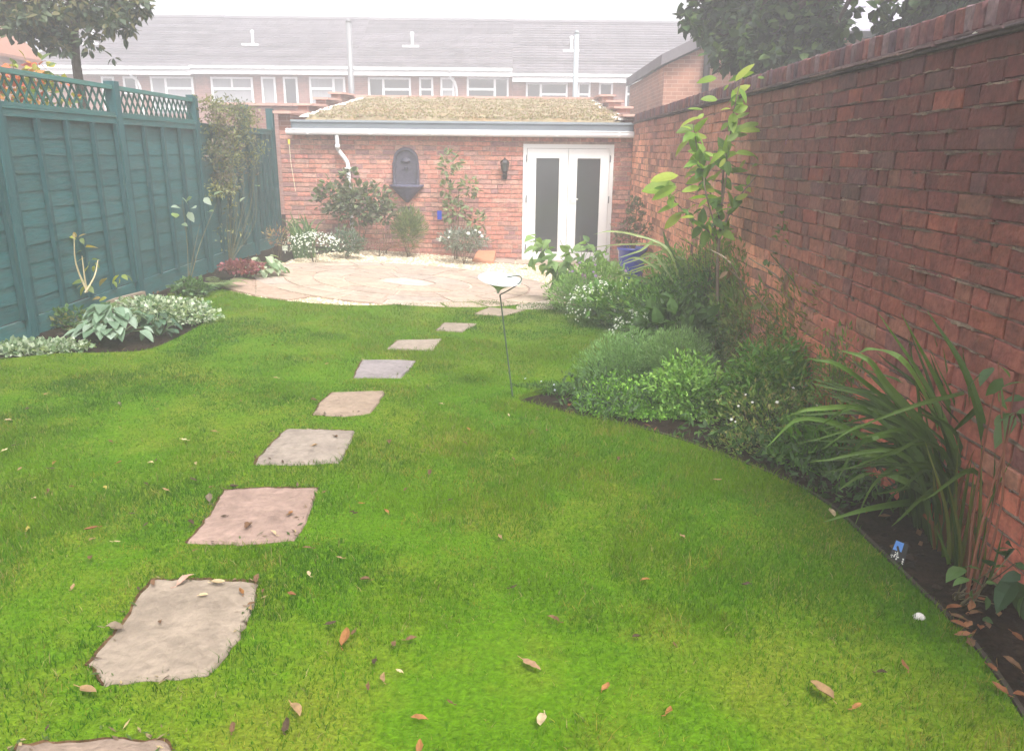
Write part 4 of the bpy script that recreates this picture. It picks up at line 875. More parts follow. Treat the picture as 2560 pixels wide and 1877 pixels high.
# ferns
def fern(label, px, py, Y, n, L, cols, group='ferns beside the patio'):
    c = PY(px, py, Y); c = V(c.x, Y, T(c.x, Y) + .02); t = thing('fern', label, 'fern', c, group)
    for k in range(n):
        az = U(0, 6.28); d = V(math.cos(az), math.sin(az), 0); l = L * U(.7, 1.1); pts = [c + d * l * q + V(0, 0, l * (.9 * q - .75 * q * q)) for q in np.linspace(0, 1, 12)]; b = MB(); sv = d.cross(V(0, 0, 1)); col = jit(random.choice(cols), .15)
        for i in range(1, 12):
            w_ = l * .26 * math.sin(math.pi * (i / 12) ** .6); dd = (pts[i] - pts[i - 1]).normalized()
            for s_ in (-1, 1): b.spray(pts[i], sv * s_ + dd * .35 - V(0, 0, .15), V(0, 0, 1), w_, w_ * .32, col)
        b.tube(pts, .003, .001, n=3, col=col, cap=False); b.build('frond', m_leaf, t)
fern('pale fern with arching fronds by the left side of the patio', 545, 690, 8.75, 20, .36, [(.20, .26, .11), (.16, .22, .09)])
fern('smaller green fern between lawn corner and fence', 490, 715, 8.35, 18, .28, [(.12, .22, .09), (.09, .18, .07)])
shrub('green_clump', 'bright green leafy clump at the lawn corner by the fence', 475, 722, 8.2, (.2, .15, .1), 400, .06, .04, MG + [(.16, .26, .12)], 'plant')
shrub('heuchera', 'dusky pink heuchera between fern and small hosta', 605, 668, 9.45, (.28, .18, .08), 700, .045, .04, [(.25, .07, .09), (.20, .06, .08), (.30, .12, .12)], 'plant')
shrub('white_flowering_mound', 'mound of tiny white flowers before the iris clump', 785, 612, 11.2, (.42, .25, .17), 1300, .035, .012, SG + MG, 'plant', flowers=(260, .013, (.75, .75, .72)))
shrub('brown_stems_plant', 'thin reddish plant beside the small hosta', 690, 590, 10.9, (.16, .12, .14), 160, .06, .018, [(.3, .2, .12), (.25, .12, .09), (.4, .3, .15)], 'plant')
def blades(t, specs, cols, name='leaf', W=.02, mat=None, nrm=V(0, -1, .25)):
    for pts in specs:
        b = MB(); b.ribbon(spline(pts, 5), W * U(.8, 1.2), jit(random.choice(cols), .18), nrm=(nrm + V(U(-.5, .5), 0, U(-.3, .3)))); b.build(name, mat or m_leaf, t)
def clump(label, c, n, h, lean, cols, name='iris_clump', cat='iris', W=.025, bendf=.25, mat=None, spread=.08, azr=(0, 6.28)):
    t = thing(name, label, cat, c); sp = []
    for k in range(n):
        az = U(*azr); d = V(math.cos(az), math.sin(az), 0); l = h * U(.6, 1.1); ln = lean * U(.1, 1); p = Vector(c) + V(U(-1, 1), U(-1, 1), 0) * spread; br = random.random() < bendf
        e = p + d * l * ln * 1.2 + V(0, 0, l * (1 - ln * .5)); m_ = p + d * l * ln * .35 + V(0, 0, l * .6)
        if br: e = p + d * l * (ln + .35) + V(0, 0, l * .35); m_ = p + d * l * (ln * .3 + .12) + V(0, 0, l * .75)
        sp.append([p, m_, e])
    blades(t, sp, cols, W=W, mat=mat); return t
ic = PY(758, 600, 11.7); clump('iris clump with sword leaves in the far left corner', (ic.x, 11.7, .2), 60, .72, .4, [(.10, .18, .06), (.13, .22, .08), (.30, .34, .18), (.08, .14, .05)], W=.032, spread=.15)
# shrubs on the back wall
shrub('wall_shrub', 'leafy green brown shrub behind the white downpipe', 885, 495, 12.6, (.62, .25, .42), 2200, .10, .06, [(.13, .17, .08), (.17, .21, .10), (.09, .11, .06), (.19, .18, .12)], blobs=[(-.25, 0, 0, .7), (.2, 0, -.05, .75), (0, 0, -.15, .7), (.45, -.05, -.2, .45), (-.1, .1, .35, .28)], simple=False, nst=14)
shrub('grey_sage', 'soft grey green foliage beside the white flowering mound', 865, 605, 11.9, (.3, .2, .2), 1100, .06, .02, SG + [(.18, .22, .18)], 'plant')
shrub('green_ball_shrub', 'rounded feathery green shrub under the wall fountain', 1022, 572, 12.6, (.29, .25, .33), 2600, .10, .012, [(.15, .20, .06), (.11, .16, .05), (.19, .24, .08)], up=1.2, shell=.2)
rs, rcn = shrub('climbing_hydrangea', 'tall leafy plant with pale flower heads between fountain and lantern', 1140, 470, 12.75, (.34, .16, .34), 900, .10, .06, [(.20, .25, .12), (.26, .31, .16), (.14, .18, .09)], blobs=[(-.1, 0, .38, .55), (.22, 0, .0, .45), (-.05, 0, -.35, .6), (.3, 0, -.5, .5), (-.15, 0, 0, .35)], simple=False, nst=14, cat='plant')
shrub('grey_leaf_clump', 'silver grey clump beside the terracotta block', 1160, 600, 12.3, (.42, .25, .17), 1500, .08, .018, [(.22, .25, .22), (.28, .3, .27), (.14, .16, .13)], 'plant', flowers=(10, .03, (.85, .85, .85)), up=.2)
shrub('heather', 'low pinkish heather on the far soil under the wall', 950, 612, 12.4, (.45, .15, .07), 900, .03, .015, [(.3, .13, .14), (.22, .1, .1), (.25, .18, .12)], 'heather')
shrub('wiry_plant', 'thin faded plant right of the downpipe under the wall', 960, 570, 12.7, (.16, .1, .22), 160, .05, .012, [(.2, .2, .11), (.25, .18, .13)], 'plant')
b = MB(); p = PY(1098, 538, 12.5); b.box((p.x - .03, 12.49, p.z - .07), (p.x + .04, 12.5, p.z + .07)); b.build('blue_tag', m_blue, org=tuple(p), label='blue tag hanging in the tall leafy wall plant', category='tag')
# plant labels
for px, py, Y, lab in ((712, 622, 10.9, 'small white plant label by the white flowering mound'), (951, 612, 12.1, 'white plant label in the heather under the downpipe shrub'), (1057, 612, 12.2, 'pale blue plant label right of the rounded green shrub')):
    Y = G(px, py + 10).y - .05; p = PY(px, py, Y); g0 = T(p.x, Y); t = thing('plant_label', lab, 'plant label', (p.x, Y, g0), 'plant labels in the far beds')
    b = MB(); b.box((p.x - .04, Y - .002, p.z - .03), (p.x + .04, Y + .002, p.z + .045), (1, 1, 1) if px < 1000 else (.6, .8, 1.1)); b.build('tag', m_petal, t); b = MB(); b.box((p.x - .006, Y + .003, g0 - .02), (p.x + .006, Y + .006, p.z + .03), (.8, .8, .8)); b.build('stake', m_petal, t)
# terracotta block
p0 = G(1178, 657); b = MB(); b.hexa([(-.74, 12.52, 0), (-.38, 12.50, 0), (-.36, 13.06, 0), (-.68, 13.06, 0), (-.73, 12.53, .10), (-.385, 12.51, .10), (-.365, 13.06, .20), (-.67, 13.06, .20)]); b.build('terracotta_block', m_terra, org=(-.55, 12.8, 0), label='terracotta coloured sloping block against the wall at the gravel edge', category='block')

# ------------------------------------------------------------------ bird dish on rod
db = G(1285, 1003); dt = PY(1250, 737, db.y); t = thing('dish_feeder', 'white shallow dish on a slender leaning rod by the bed tip', 'bird feeder', (db.x, db.y, db.z))
b = MB(); b.tube([db - V(0, 0, .05), dt], .0055, .005, n=8); b.build('rod', m_steel, t)
cc = PY(1249, 699, db.y); R_ = .145; b = MB(); n = 28; rows = []; axd = V(.12, -.16, 1).normalized(); u = axd.cross(V(0, 1, 0)).normalized(); w_ = axd.cross(u)
for r, h in ((.008, -.095), (.012, -.075), (.035, -.052), (.09, -.022), (.142, .0), (.148, .004), (.14, .002), (.09, -.016), (.03, -.036), (.004, -.042)):
    rows.append(b.vs([cc + axd * h + (u * math.cos(q) + w_ * math.sin(q)) * r for q in [2 * math.pi * k / n for k in range(n)]]))
for a, c in zip(rows, rows[1:]):
    for k in range(n): b.f.append((a + k, a + (k + 1) % n, c + (k + 1) % n, c + k))
b.build('dish', m_dish, t, smooth=True)
b = MB(); b.tube(spline([dt, PY(1278, 722, db.y - .03), PY(1300, 706, db.y - .05), PY(1303, 694, db.y - .02), PY(1292, 690, db.y + .05), PY(1250, 694, db.y + .13), PY(1214, 693, db.y + .1)], 5), .0045, n=6); b.build('wire', m_steel, t)
b = MB()
for _ in range(30): q = U(0, 6.28); r = U(0, .07); pp = cc + (u * math.cos(q) + w_ * math.sin(q)) * r - axd * .03; ico(b, pp, .006, (.45, .3, .3))
b.build('seed', m_pebble, t, kind='stuff')

# ------------------------------------------------------------------ blue pot with plant
pt = V(1.60, 10.75, 0); b = MB(); b.lathe(pt, [(.13, 0), (.15, .05), (.19, .38), (.2, .5), (.215, .52), (.215, .55), (.19, .55), (.18, .48), (.02, .47)], n=28)
o = b.build('blue_pot', m_blue, org=tuple(pt), smooth=True, label='glossy cobalt blue plant pot standing by the wall near the doors', category='plant pot')
t = thing('potted_rose', 'small twiggy plant growing in the blue pot', 'plant', (1.6, 10.75, .48)); b = MB()
for dx, dz, r, n in ((-.02, .35, .13, 130), (.06, .55, .13, 150), (-.1, .22, .1, 60), (.12, .25, .1, 60), (.02, .7, .08, 50), (-.2, .3, .07, 25), (.22, .35, .07, 25)): blob(b, (1.55 + dx, 10.7, .48 + dz), (r, r, r), n, .06, .035, [(.14, .17, .10), (.18, .19, .12), (.2, .13, .11)], up=.2)
b.build('foliage', m_leaf, t, kind='stuff'); b = MB(); stems(b, (1.6, 10.75, .46), [(1.55 + U(-.2, .2), 10.7 + U(-.1, .1), U(.8, 1.2)) for _ in range(10)], r=.006, col=(.2, .12, .09)); b.build('stems', m_stem, t, kind='stuff')

# ------------------------------------------------------------------ right bed
_shrub = shrub
def shrub(name, label, px, py, Y, r, n, L, W, cols, *a, **k):
    return _shrub(name, label, px, py, Y * .965, tuple(q * 1.3 for q in r), int(n * 1.35), L * 1.25, W * 1.25, [(c[0] * 1.5, c[1] * 1.65, c[2] * .8) for c in cols], *a, **k)
hy = PY(1410, 640, 9.4)
hp = thing('leafy_dahlia', 'light green large leaved plant leaning over the gravel by the doors', 'plant', (hy.x + .3, 9.4, 0)); b = MB(); stems(b, (hy.x + .3, 9.4, 0), [PY(1340, 610, 9.3), PY(1400, 600, 9.4), PY(1450, 590, 9.5), PY(1480, 620, 9.4), PY(1420, 660, 9.3)], r=.007, col=(.15, .17, .08)); b.build('stem', m_stem, hp)
for k in range(150):
    x, y = random.choice([(1345, 605), (1375, 615), (1400, 640), (1370, 665), (1400, 690), (1440, 625), (1470, 620), (1430, 665), (1460, 655), (1480, 680), (1520, 660), (1500, 640), (1340, 660), (1420, 700), (1395, 675)])
    p = PY(x + U(-22, 22), y + U(-16, 16), 9.4 + U(-.2, .2)); l = U(.10, .17); b = MB(); b.leaf(p, (V(U(-1, .6), U(-1, .3), U(-.6, .5))), dirv(1.5), l, l * .68, jit(random.choice([(.16, .27, .10), (.20, .32, .12), (.11, .20, .07), (.24, .36, .14)]), .15), droop=.5, seg=5, prof=.6); b.build('leaf', m_thin, hp)
shrub('catmint', 'soft grey green mound spilling beside the gravel and lawn corner', 1450, 735, 9.0, (.32, .25, .16), 2000, .05, .012, [(.11, .18, .09), (.14, .21, .11), (.09, .15, .08)], 'plant', up=.7, shell=.3)
shrub('catmint', 'hazy green mound behind the gravel edge under the large leaved plant', 1500, 705, 9.2, (.35, .25, .2), 1800, .05, .014, [(.10, .16, .07), (.13, .2, .09)], 'plant', up=.6, flowers=(14, .02, (.3, .18, .38)))
# purple flower spike
b = MB(); c = PY(1457, 700, 8.7)
for k in range(60): q = k / 60; flower(b, c + V(.05 * q + U(-.025, .025), U(-.02, .02), .07 - .15 * q), .014, dirv(0), random.choice([(.35, .2, .4), (.28, .14, .3), (.5, .3, .45)]), 4)
b.tube([c + V(.1, 0, -.45), c + V(.06, 0, -.1), c + V(0, 0, .1)], .003, n=4, col=(.1, .15, .05)); b.build('purple_flower_spike', m_petal, org=(c.x, c.y, 0), label='short purple flower spike above the grey green mound', category='flower')
shrub('white_daisies', 'mass of tiny white daisies at the lawn edge near the patio', 1520, 765, 8.35, (.34, .22, .2), 1300, .05, .012, MG + SG, 'flowering plant', flowers=(260, .011, (.8, .8, .76)), up=.6, blobs=[(0, 0, 0, 1), (.25, .1, -.04, .7)])
shrub('white_daisies', 'looser white daisies just above the grey green feathery mound', 1610, 840, 7.3, (.24, .2, .2), 900, .05, .012, MG + SG, 'flowering plant', flowers=(120, .015, (.9, .9, .86)), up=.6, blobs=[(0, 0, 0, 1), (-.1, -.1, -.2, .6)])
shrub('green_perennial', 'tangled green perennials behind the white daisies', 1620, 755, 8.2, (.50, .3, .20), 2600, .08, .03, MG + [(.11, .17, .06), (.15, .21, .09)], 'plant', blobs=[(-.2, 0, 0, .8), (.3, 0, .03, .8), (0, 0, -.15, .8)])
shrub('green_perennial', 'tangled dark green growth round the foot of the young magnolia', 1740, 780, 7.0, (.5, .3, .33), 5000, .055, .016, DG + MG, 'plant', blobs=[(-.2, 0, 0, .8), (.25, 0, 0, .8), (0, 0, -.3, .8), (.1, -.1, .2, .5)])
shrub('dark_leaf_shrub', 'dark broad leaved shrub in the middle of the right bed', 1690, 850, 6.3, (.24, .2, .24), 500, .11, .07, [(.03, .065, .02), (.04, .08, .025), (.025, .05, .02)], simple=False)
shrub('feathery_artemisia', 'blue green feathery mound at the lawn edge', 1570, 925, 5.95, (.31, .26, .24), 9500, .034, .006, [(.10, .17, .10), (.13, .2, .13), (.08, .14, .08)], 'plant', up=.8, shell=.25)
shrub('feathery_artemisia', 'upper blue green feathery growth right of the white daisies', 1690, 905, 5.7, (.22, .2, .2), 5000, .036, .006, [(.09, .15, .09), (.12, .18, .12)], 'plant', up=.9, shell=.25)
shrub('green_herb', 'fresh green small leaved herb mound at the bed edge', 1600, 1026, 5.2, (.36, .24, .23), 8500, .024, .013, [(.07, .15, .03), (.10, .2, .04), (.05, .11, .03), (.14, .24, .06)], 'herb', blobs=[(-.08, 0, 0, .9), (.2, 0, -.06, .75), (0, -.1, -.16, .8), (.3, -.05, -.16, .6)], up=.15)
shrub('green_herb', 'taller pale tipped herb growing right of the bed edge mound', 1715, 1000, 5.1, (.22, .2, .26), 3600, .032, .014, [(.09, .17, .05), (.11, .2, .07), (.17, .26, .11)], 'herb', up=.25, shell=.25)
# rosemary spires
rm = thing('rosemary', 'upright rosemary bush with needle leaves against the wall', 'shrub', (1.42, 5.5, 0))
b = MB()
for k in range(120):
    p = V(1.42 + U(-.28, .25), 5.45 + U(-.28, .28), U(0, .1)); h = U(.35, .68); top = p + V(U(-.1, .08), U(-.1, .08), h); m_ = 40
    for q in range(m_): t_ = q / m_; pp = p.lerp(top, .15 + .85 * t_); a = U(0, 6.28); b.spray(pp, V(math.cos(a), math.sin(a), .9), V(0, 0, 1), U(.018, .032), .004, jit(random.choice([(.06, .11, .03), (.09, .15, .04), (.05, .085, .03)]), .2))
b.build('foliage', m_leaf, rm, kind='stuff'); b = MB(); stems(b, (1.42, 5.5, 0), [(1.42 + U(-.3, .25), 5.45 + U(-.3, .3), U(.3, .6)) for _ in range(30)], r=.004); b.build('stems', m_stem, rm, kind='stuff')
# lithodora mat
shrub('low_groundcover', 'low dark mat with few pale blue flowers at the bed tip beside the rod', 1400, 1010, 5.55, (.30, .12, .055), 2000, .028, .008, [(.035, .075, .02), (.05, .10, .028), (.03, .06, .02)], 'groundcover', flowers=(6, .008, (.6, .65, .85)), blobs=[(-.08, 0, -.02, .7), (.15, 0, 0, .9), (-.25, 0, -.03, .4)])
# mulch heap
b = MB()
for _ in range(420): a = U(0, 6.28); r = abs(random.gauss(0, .09)); p = G(1455, 970); ico(b, (p.x + .05 + r * math.cos(a) * 1.1, p.y + .1 + r * math.sin(a), .03 + max(0, .09 - r * .5)), U(.008, .02), jit(random.choice([(.22, .10, .06), (.30, .15, .09), (.15, .07, .05)]), .2))
b.build('mulch', m_pebble, kind='stuff')
# wispy white plant
shrub('wispy_gaura', 'wispy low plant with scattered tiny white flowers before the sword leaves', 1930, 1060, 4.5, (.33, .3, .2), 3200, .028, .010, [(.09, .14, .05), (.13, .17, .08), (.06, .10, .04), (.2, .17, .12)], 'plant', flowers=(18, .009, (.8, .78, .75)), up=.6, blobs=[(0, 0, 0, 1), (.2, .1, .05, .6), (-.15, -.15, -.1, .6)], nst=30)
shrub('green_perennial', 'dark leafy growth at the bed edge left of the sword leaves', 2050, 1130, 4.15, (.22, .22, .16), 1200, .05, .02, DG + MG, 'plant')
shrub('green_perennial', 'tall feathery green growth between the tall grass and the magnolia stem', 1720, 712, 7.7, (.30, .25, .34), 2800, .06, .014, [(.10, .18, .06), (.14, .22, .08), (.08, .14, .05)], 'plant', up=1, shell=.2, blobs=[(-.15, 0, 0, .8), (.2, 0, .05, .7), (0, 0, -.3, .8)])
shrub('green_perennial', 'bushy growth against the wall just right of the magnolia stem', 1850, 740, 6.6, (.22, .3, .34), 2200, .055, .014, [(.09, .14, .05), (.12, .17, .06), (.13, .12, .07)], 'plant', up=.8, shell=.2, blobs=[(0, 0, 0, .9), (-.1, -.1, -.3, .9)])
shrub('green_perennial', 'fine brown tinged growth below the bare rose stems', 2000, 830, 5.3, (.16, .3, .36), 2600, .05, .010, [(.10, .13, .05), (.15, .13, .07), (.08, .11, .04), (.18, .13, .09)], 'plant', up=.9, shell=.2, blobs=[(0, 0, 0, .9), (-.05, -.1, -.35, .8)])
shrub('green_perennial', 'mixed low greenery behind the wispy white flowered plant', 1930, 960, 4.9, (.28, .22, .22), 2200, .05, .016, MG + [(.12, .16, .06)], 'plant', up=.3, shell=.3)
shrub('wispy_perennial', 'wispy tall stems with tiny leaves rising beside the sword leaves', 2120, 960, 4.3, (.16, .22, .24), 1300, .035, .010, [(.09, .14, .05), (.14, .15, .07), (.07, .11, .04)], 'plant', up=.8, shell=.15, nst=34)
shrub('wispy_perennial', 'wispy stems and seed heads rising between the dark leaves and the magnolia', 1790, 640, 7.0, (.3, .2, .26), 700, .045, .010, [(.14, .2, .08), (.18, .2, .1)], 'plant', up=1, shell=.1, nst=40)
shrub('mint_clump', 'bluish green leafy clump under the rosemary', 1990, 960, 5.0, (.2, .18, .14), 700, .05, .03, [(.07, .14, .06), (.10, .19, .09)], 'plant')
# ornamental grass arcs
z8 = lambda L: [(1300 + a * .2663, 520 + b_ * .2663) for a, b_ in L]
gc = PY(1720, 760, 8.0); t = thing('ornamental_grass', 'tall grass with long arching stems in front of the wall', 'grass', (gc.x, 8.0, 0)); sp = []
for L in ([(1500, 700), (1380, 380), (1000, 340), (620, 380)], [(1500, 700), (1380, 380), (1100, 260), (850, 220), (690, 250)], [(1600, 700), (1540, 560), (1200, 540), (780, 710)], [(1500, 600), (1290, 320), (1130, 400), (920, 470)], [(1400, 650), (1180, 500), (1060, 470), (960, 510)], [(1600, 650), (1500, 470), (1430, 490), (1380, 620)], [(1400, 800), (1250, 690), (900, 620), (860, 650)], [(1300, 950), (1150, 920), (900, 890)], [(1450, 700), (1250, 430), (1100, 480), (950, 540)], [(1500, 800), (1300, 560), (1150, 560), (1080, 600)], [(1700, 900), (1400, 900), (1190, 1030)]):
    sp.append([PY(x, y, 7.3 + U(-.2, .2)) for x, y in z8(L)])
for _ in range(80):
    az = U(0, 6.28); l = U(.45, .95); d = V(math.cos(az), math.sin(az) * .6, 0); p = V(gc.x + U(-.15, .15), 8 + U(-.15, .15), .05); sp.append([p, p + d * l * .25 + V(0, 0, l * .8), p + d * l * .7 + V(0, 0, l * .75)])
blades(t, sp, [(.26, .34, .14), (.18, .27, .09), (.34, .40, .2), (.12, .2, .06)], W=.028)
for L in ([(1560, 700), (1400, 400), (1340, 210)], [(1660, 700), (1680, 450), (1700, 250)], [(1930, 720), (2000, 520), (2040, 390)], [(1800, 800), (1600, 560), (1500, 470)], [(1870, 760), (1900, 560), (1880, 440)]): blades(t, [[PY(x, y, 7.3) for x, y in z8(L)]], [(.10, .17, .06)], W=.05)
# rose stems by wall
z2 = lambda L: [(1800 + a * .4236, 700 + b_ * .4236) for a, b_ in L]
t = thing('climbing_rose', 'bare stemmed rose with sparse leaves leaning on the brick wall', 'rose', (1.6, 5.4, 0))
for L in ([(860, 560), (800, 350), (640, 90), (540, -120)], [(700, 500), (500, 100), (300, -150)], [(820, 450), (830, 200), (870, 50)], [(500, 480), (260, 150), (60, -60)], [(600, 350), (380, 20), (170, -130)], [(900, 620), (780, 420), (760, 250), (640, 20)], [(400, 240), (530, 140), (700, 0)], [(450, 500), (560, 280), (470, 260)], [(800, 500), (860, 200), (850, -20)], [(300, 300), (420, 60), (560, -180)], [(150, 100), (60, -100), (-60, -180)], [(750, 600), (700, 350), (620, 150)]):
    b = MB(); P = spline([PY(x, y, 5.3 + U(-.25, .2)) for x, y in z2(L)], 4); b.tube(P, .0075, .004, n=5, col=jit(random.choice([(.09, .12, .04), (.16, .10, .06), (.24, .19, .13)]), .15)); b.build('stem', m_stem, t)
    for p in P[::2]:
        for _ in range(random.choice((1, 2, 3))): b = MB(); l = U(.04, .085); b.leaf(p + dirv(0) * .02, dirv(-.1), dirv(1), l, l * .55, jit(random.choice([(.10, .16, .04), (.15, .19, .05), (.22, .14, .08)]), .2), seg=3); b.build('leaf', m_thin, t)
shrub('green_perennial', 'loose mixed growth under the rose stems by the wall', 1900, 860, 5.9, (.25, .35, .34), 2000, .05, .012, [(.08, .12, .04), (.11, .13, .06), (.14, .12, .07)], 'plant', up=.5, blobs=[(0, 0, 0, 1), (.12, -.2, -.05, .7)])
shrub('green_perennial', 'sparse brownish stems growing at the wall behind the sword leaves', 2080, 800, 4.9, (.12, .3, .3), 700, .05, .010, [(.10, .12, .05), (.17, .12, .07), (.12, .09, .05)], 'plant', up=.4)
shrub('wall_climber', 'small leafy sprig growing from the wall face above the roses', 1990, 590, 5.65, (.06, .2, .14), 160, .07, .035, [(.06, .09, .035), (.09, .13, .05)], 'climbing plant')
# verbena
for lab, base, L in (('tall purple verbena with the higher flower head before the wall', (1900, 900), [(1930, 800), (1960, 560), (1981, 358)]), ('tall purple verbena with the lower flower head before the wall', (2000, 900), [(2000, 800), (2020, 620), (2042, 460)])):
    Y_ = 5.6 if 'higher' in lab else 5.2; P = [PY(x, y, Y_) for x, y in L]; t = thing('verbena', lab, 'flower', (P[0].x, Y_, 0), 'verbena flowers before the wall'); b = MB(); b.tube(spline([V(P[0].x, Y_, 0)] + P, 4), .003, n=4, col=(.09, .12, .05)); b.build('stem', m_stem, t); b = MB()
    for _ in range(70): flower(b, P[-1] + V(U(-.05, .05), U(-.03, .03), U(-.015, .02)), .009, dirv(.6), random.choice([(.38, .2, .55), (.3, .15, .45), (.5, .3, .6)]), 4)
    b.build('flower_head', m_petal, t)
b = MB(); b.tube([PY(2102, 460, 5.0), PY(2135, 512, 5.0)], .006, n=5, col=(.35, .28, .2)); p = PY(2118, 486, 5.0)
b.tube([PY(2135, 512, 5.0), V(p.x + .06, 5.0, .0)], .004, n=5, col=(.25, .2, .14)); b.build('dry_stick', m_stem, org=(p.x, 5, 0), label='dry pale stick standing in front of the dark upper wall', category='stick')

# magnolia sapling
z3 = lambda x, y: (1600 + x * .4261, y * .4261)
mg = PY(1795, 800, 6.3); t = thing('young_magnolia', 'young magnolia with large bright yellow green leaves', 'sapling', (mg.x, 6.3, 0))
ST = [[(455, 1900), (455, 1600), (465, 1400), (480, 1200), (490, 1000), (520, 850), (560, 600), (600, 450)], [(465, 1400), (470, 1300), (400, 1100), (350, 950), (310, 720)], [(460, 1440), (440, 1390), (330, 1300), (220, 1200), (160, 1110)], [(470, 1400), (490, 1330), (560, 1190), (660, 1060), (760, 960)], [(462, 1420), (440, 1330), (380, 1100), (370, 900)], [(480, 1200), (510, 1000), (505, 900)]]
nodes_ = []
for k, L in enumerate(ST):
    yy = 6.3; P = spline([PY(*z3(x, y), 6.3 + (U(-.12, .12) if q > 1 else 0)) for q, (x, y) in enumerate(L)], 4); b = MB(); b.tube(P, .014 if k == 0 else .008, .004, n=6, col=(.17, .12, .09)); b.build('trunk' if k == 0 else 'branch', m_stem, t); nodes_ += P[len(P) // 3:]
LV = [(560, 480, 660, 370), (545, 570, 650, 460), (555, 650, 605, 550), (370, 645, 265, 632), (455, 585, 340, 572), (450, 460, 330, 470), (370, 690, 235, 700), (335, 740, 195, 780), (320, 800, 415, 800), (300, 760, 240, 720), (290, 820, 172, 900), (560, 700, 660, 645), (575, 770, 700, 700), (590, 775, 742, 740), (560, 800, 645, 785), (510, 830, 595, 765), (500, 890, 385, 945), (560, 900, 680, 890), (640, 900, 740, 940), (500, 930, 460, 990), (735, 985, 842, 932), (625, 1085, 728, 980), (690, 1030, 808, 1025), (510, 1010, 645, 975), (385, 975, 255, 1010), (385, 1030, 268, 1070), (225, 1030, 60, 1052), (210, 1085, 22, 1108), (215, 1095, 70, 1160), (385, 1070, 460, 1010), (350, 1100, 255, 1110), (230, 1195, 88, 1245), (245, 1250, 140, 1338), (320, 1275, 235, 1265), (395, 1170, 330, 1215), (560, 1175, 645, 1130), (620, 1115, 742, 1120), (565, 1180, 495, 1215), (440, 1120, 345, 1085), (400, 1320, 440, 1390), (490, 1440, 548, 1408), (690, 460, 745, 445), (520, 500, 480, 535), (530, 640, 480, 630), (340, 700, 380, 660), (620, 940, 560, 1000), (350, 900, 290, 870), (520, 720, 470, 760), (430, 920, 380, 880), (480, 1000, 410, 1060)]
for (x0, y0, x1, y1) in LV:
    ya = 6.3 + U(-.15, .15); a = PY(*z3(x0, y0), ya); c = PY(*z3(x1, y1), ya - U(-.04, .06)); l = (c - a).length * U(.72, .98); b = MB()
    b.leaf(a, c - a, V(U(-.3, .3), U(-1.2, -.2), U(.6, 1)), l * 1.08, l * U(.42, .56), jit(random.choice([(.17, .27, .03), (.22, .33, .035), (.27, .37, .045), (.15, .23, .035), (.32, .38, .055)]), .15), droop=U(.05, .4), seg=6, prof=.85, pw=.65); b.build('leaf', m_thin, t)
for _ in range(135):
    p = random.choice(nodes_); l = U(.09, .16); d = dirv(.1); b = MB(); b.leaf(p, d, dirv(1.2), l, l * .5, jit(random.choice([(.16, .28, .04), (.22, .34, .05), (.12, .22, .05)]), .15), droop=.25, seg=6); b.build('leaf', m_thin, t)

# sword-leaf clump on the right
cl = G(2400, 1335); t = thing('sword_leaf_clump', 'large clump of arching dark green sword leaves below the wall', 'plant', (cl.x, cl.y, 0)); yb = cl.y
S1 = [([(1500, 1480), (1380, 1000), (1200, 600), (930, 190)], 1), ([(1560, 1480), (1480, 1050), (1290, 620), (1070, 200)], 1), ([(1600, 1480), (1570, 1000), (1450, 550), (1225, 185)], 1), ([(1480, 1500), (1250, 950), (980, 620), (870, 470), (705, 413)], 1), ([(1450, 1500), (1150, 900), (760, 540), (520, 462)], .9),
      ([(1450, 1500), (1250, 1100), (900, 780), (560, 760), (390, 805)], .8), ([(1400, 1500), (1150, 1150), (800, 900), (480, 820), (275, 985)], .8), ([(1420, 1500), (1150, 1050), (900, 790), (760, 758), (550, 890)], .6), ([(1430, 1500), (1150, 1080), (950, 880), (800, 870), (600, 1000)], .6), ([(1450, 1520), (1250, 1150), (1060, 930), (900, 930), (780, 1020), (690, 1185)], .9), ([(1450, 1520), (1250, 1250), (1000, 1060), (860, 1035), (800, 1050)], .6),
      ([(1470, 1540), (1300, 1330), (1050, 1170), (850, 1150), (700, 1238)], .9), ([(1440, 1540), (1300, 1330), (1120, 1205), (1040, 1240), (935, 1395)], .8), ([(1430, 1500), (1280, 1230), (1090, 1090), (900, 1210), (775, 1500)], .7), ([(1600, 1300), (1250, 1300), (900, 1345), (615, 1425)], .9), ([(1440, 665), (1150, 740), (780, 880)], .5), ([(1650, 1480), (1500, 1560), (1300, 1660)], 1.3), ([(1500, 1500), (1300, 900), (1100, 500), (900, 410), (820, 430)], .8), ([(1650, 620), (1450, 820), (1250, 1000)], .7), ([(1620, 1500), (1590, 1350), (1600, 1190)], .6), ([(1750, 870), (1700, 1200), (1690, 1450)], .8)]
for L, k in S1:
    P = [PY(x, y, yb + .35 * (U(-1, 1) * .5) - .0 * i) for i, (x, y) in enumerate(z2(L))]; b = MB(); b.ribbon(spline(P, 5), .042 * k, jit(random.choice([(.055, .11, .014), (.08, .15, .025), (.12, .2, .045)]), .15), nrm=V(U(-.4, .4), -1, U(.2, .8))); b.build('leaf', m_leaf, t)
for _ in range(105):
    p = V(cl.x + U(-.12, .1), yb + U(-.12, .25), 0); l = U(.7, 1.25); az = U(1.9, 4.0); d = V(math.cos(az), math.sin(az), 0); ln = U(.1, .75); e = p + d * l * ln * .95 + V(0, 0, l * (.98 - ln * .6)); m_ = p + d * l * ln * .35 + V(0, 0, l * .55)
    b = MB(); b.ribbon(spline([p, m_, e], 6), U(.020, .034), jit(random.choice([(.035, .068, .01), (.05, .095, .015), (.07, .125, .025)]), .2), nrm=V(U(-.4, .4), -1, U(.2, .8))); b.build('leaf', m_leaf, t)
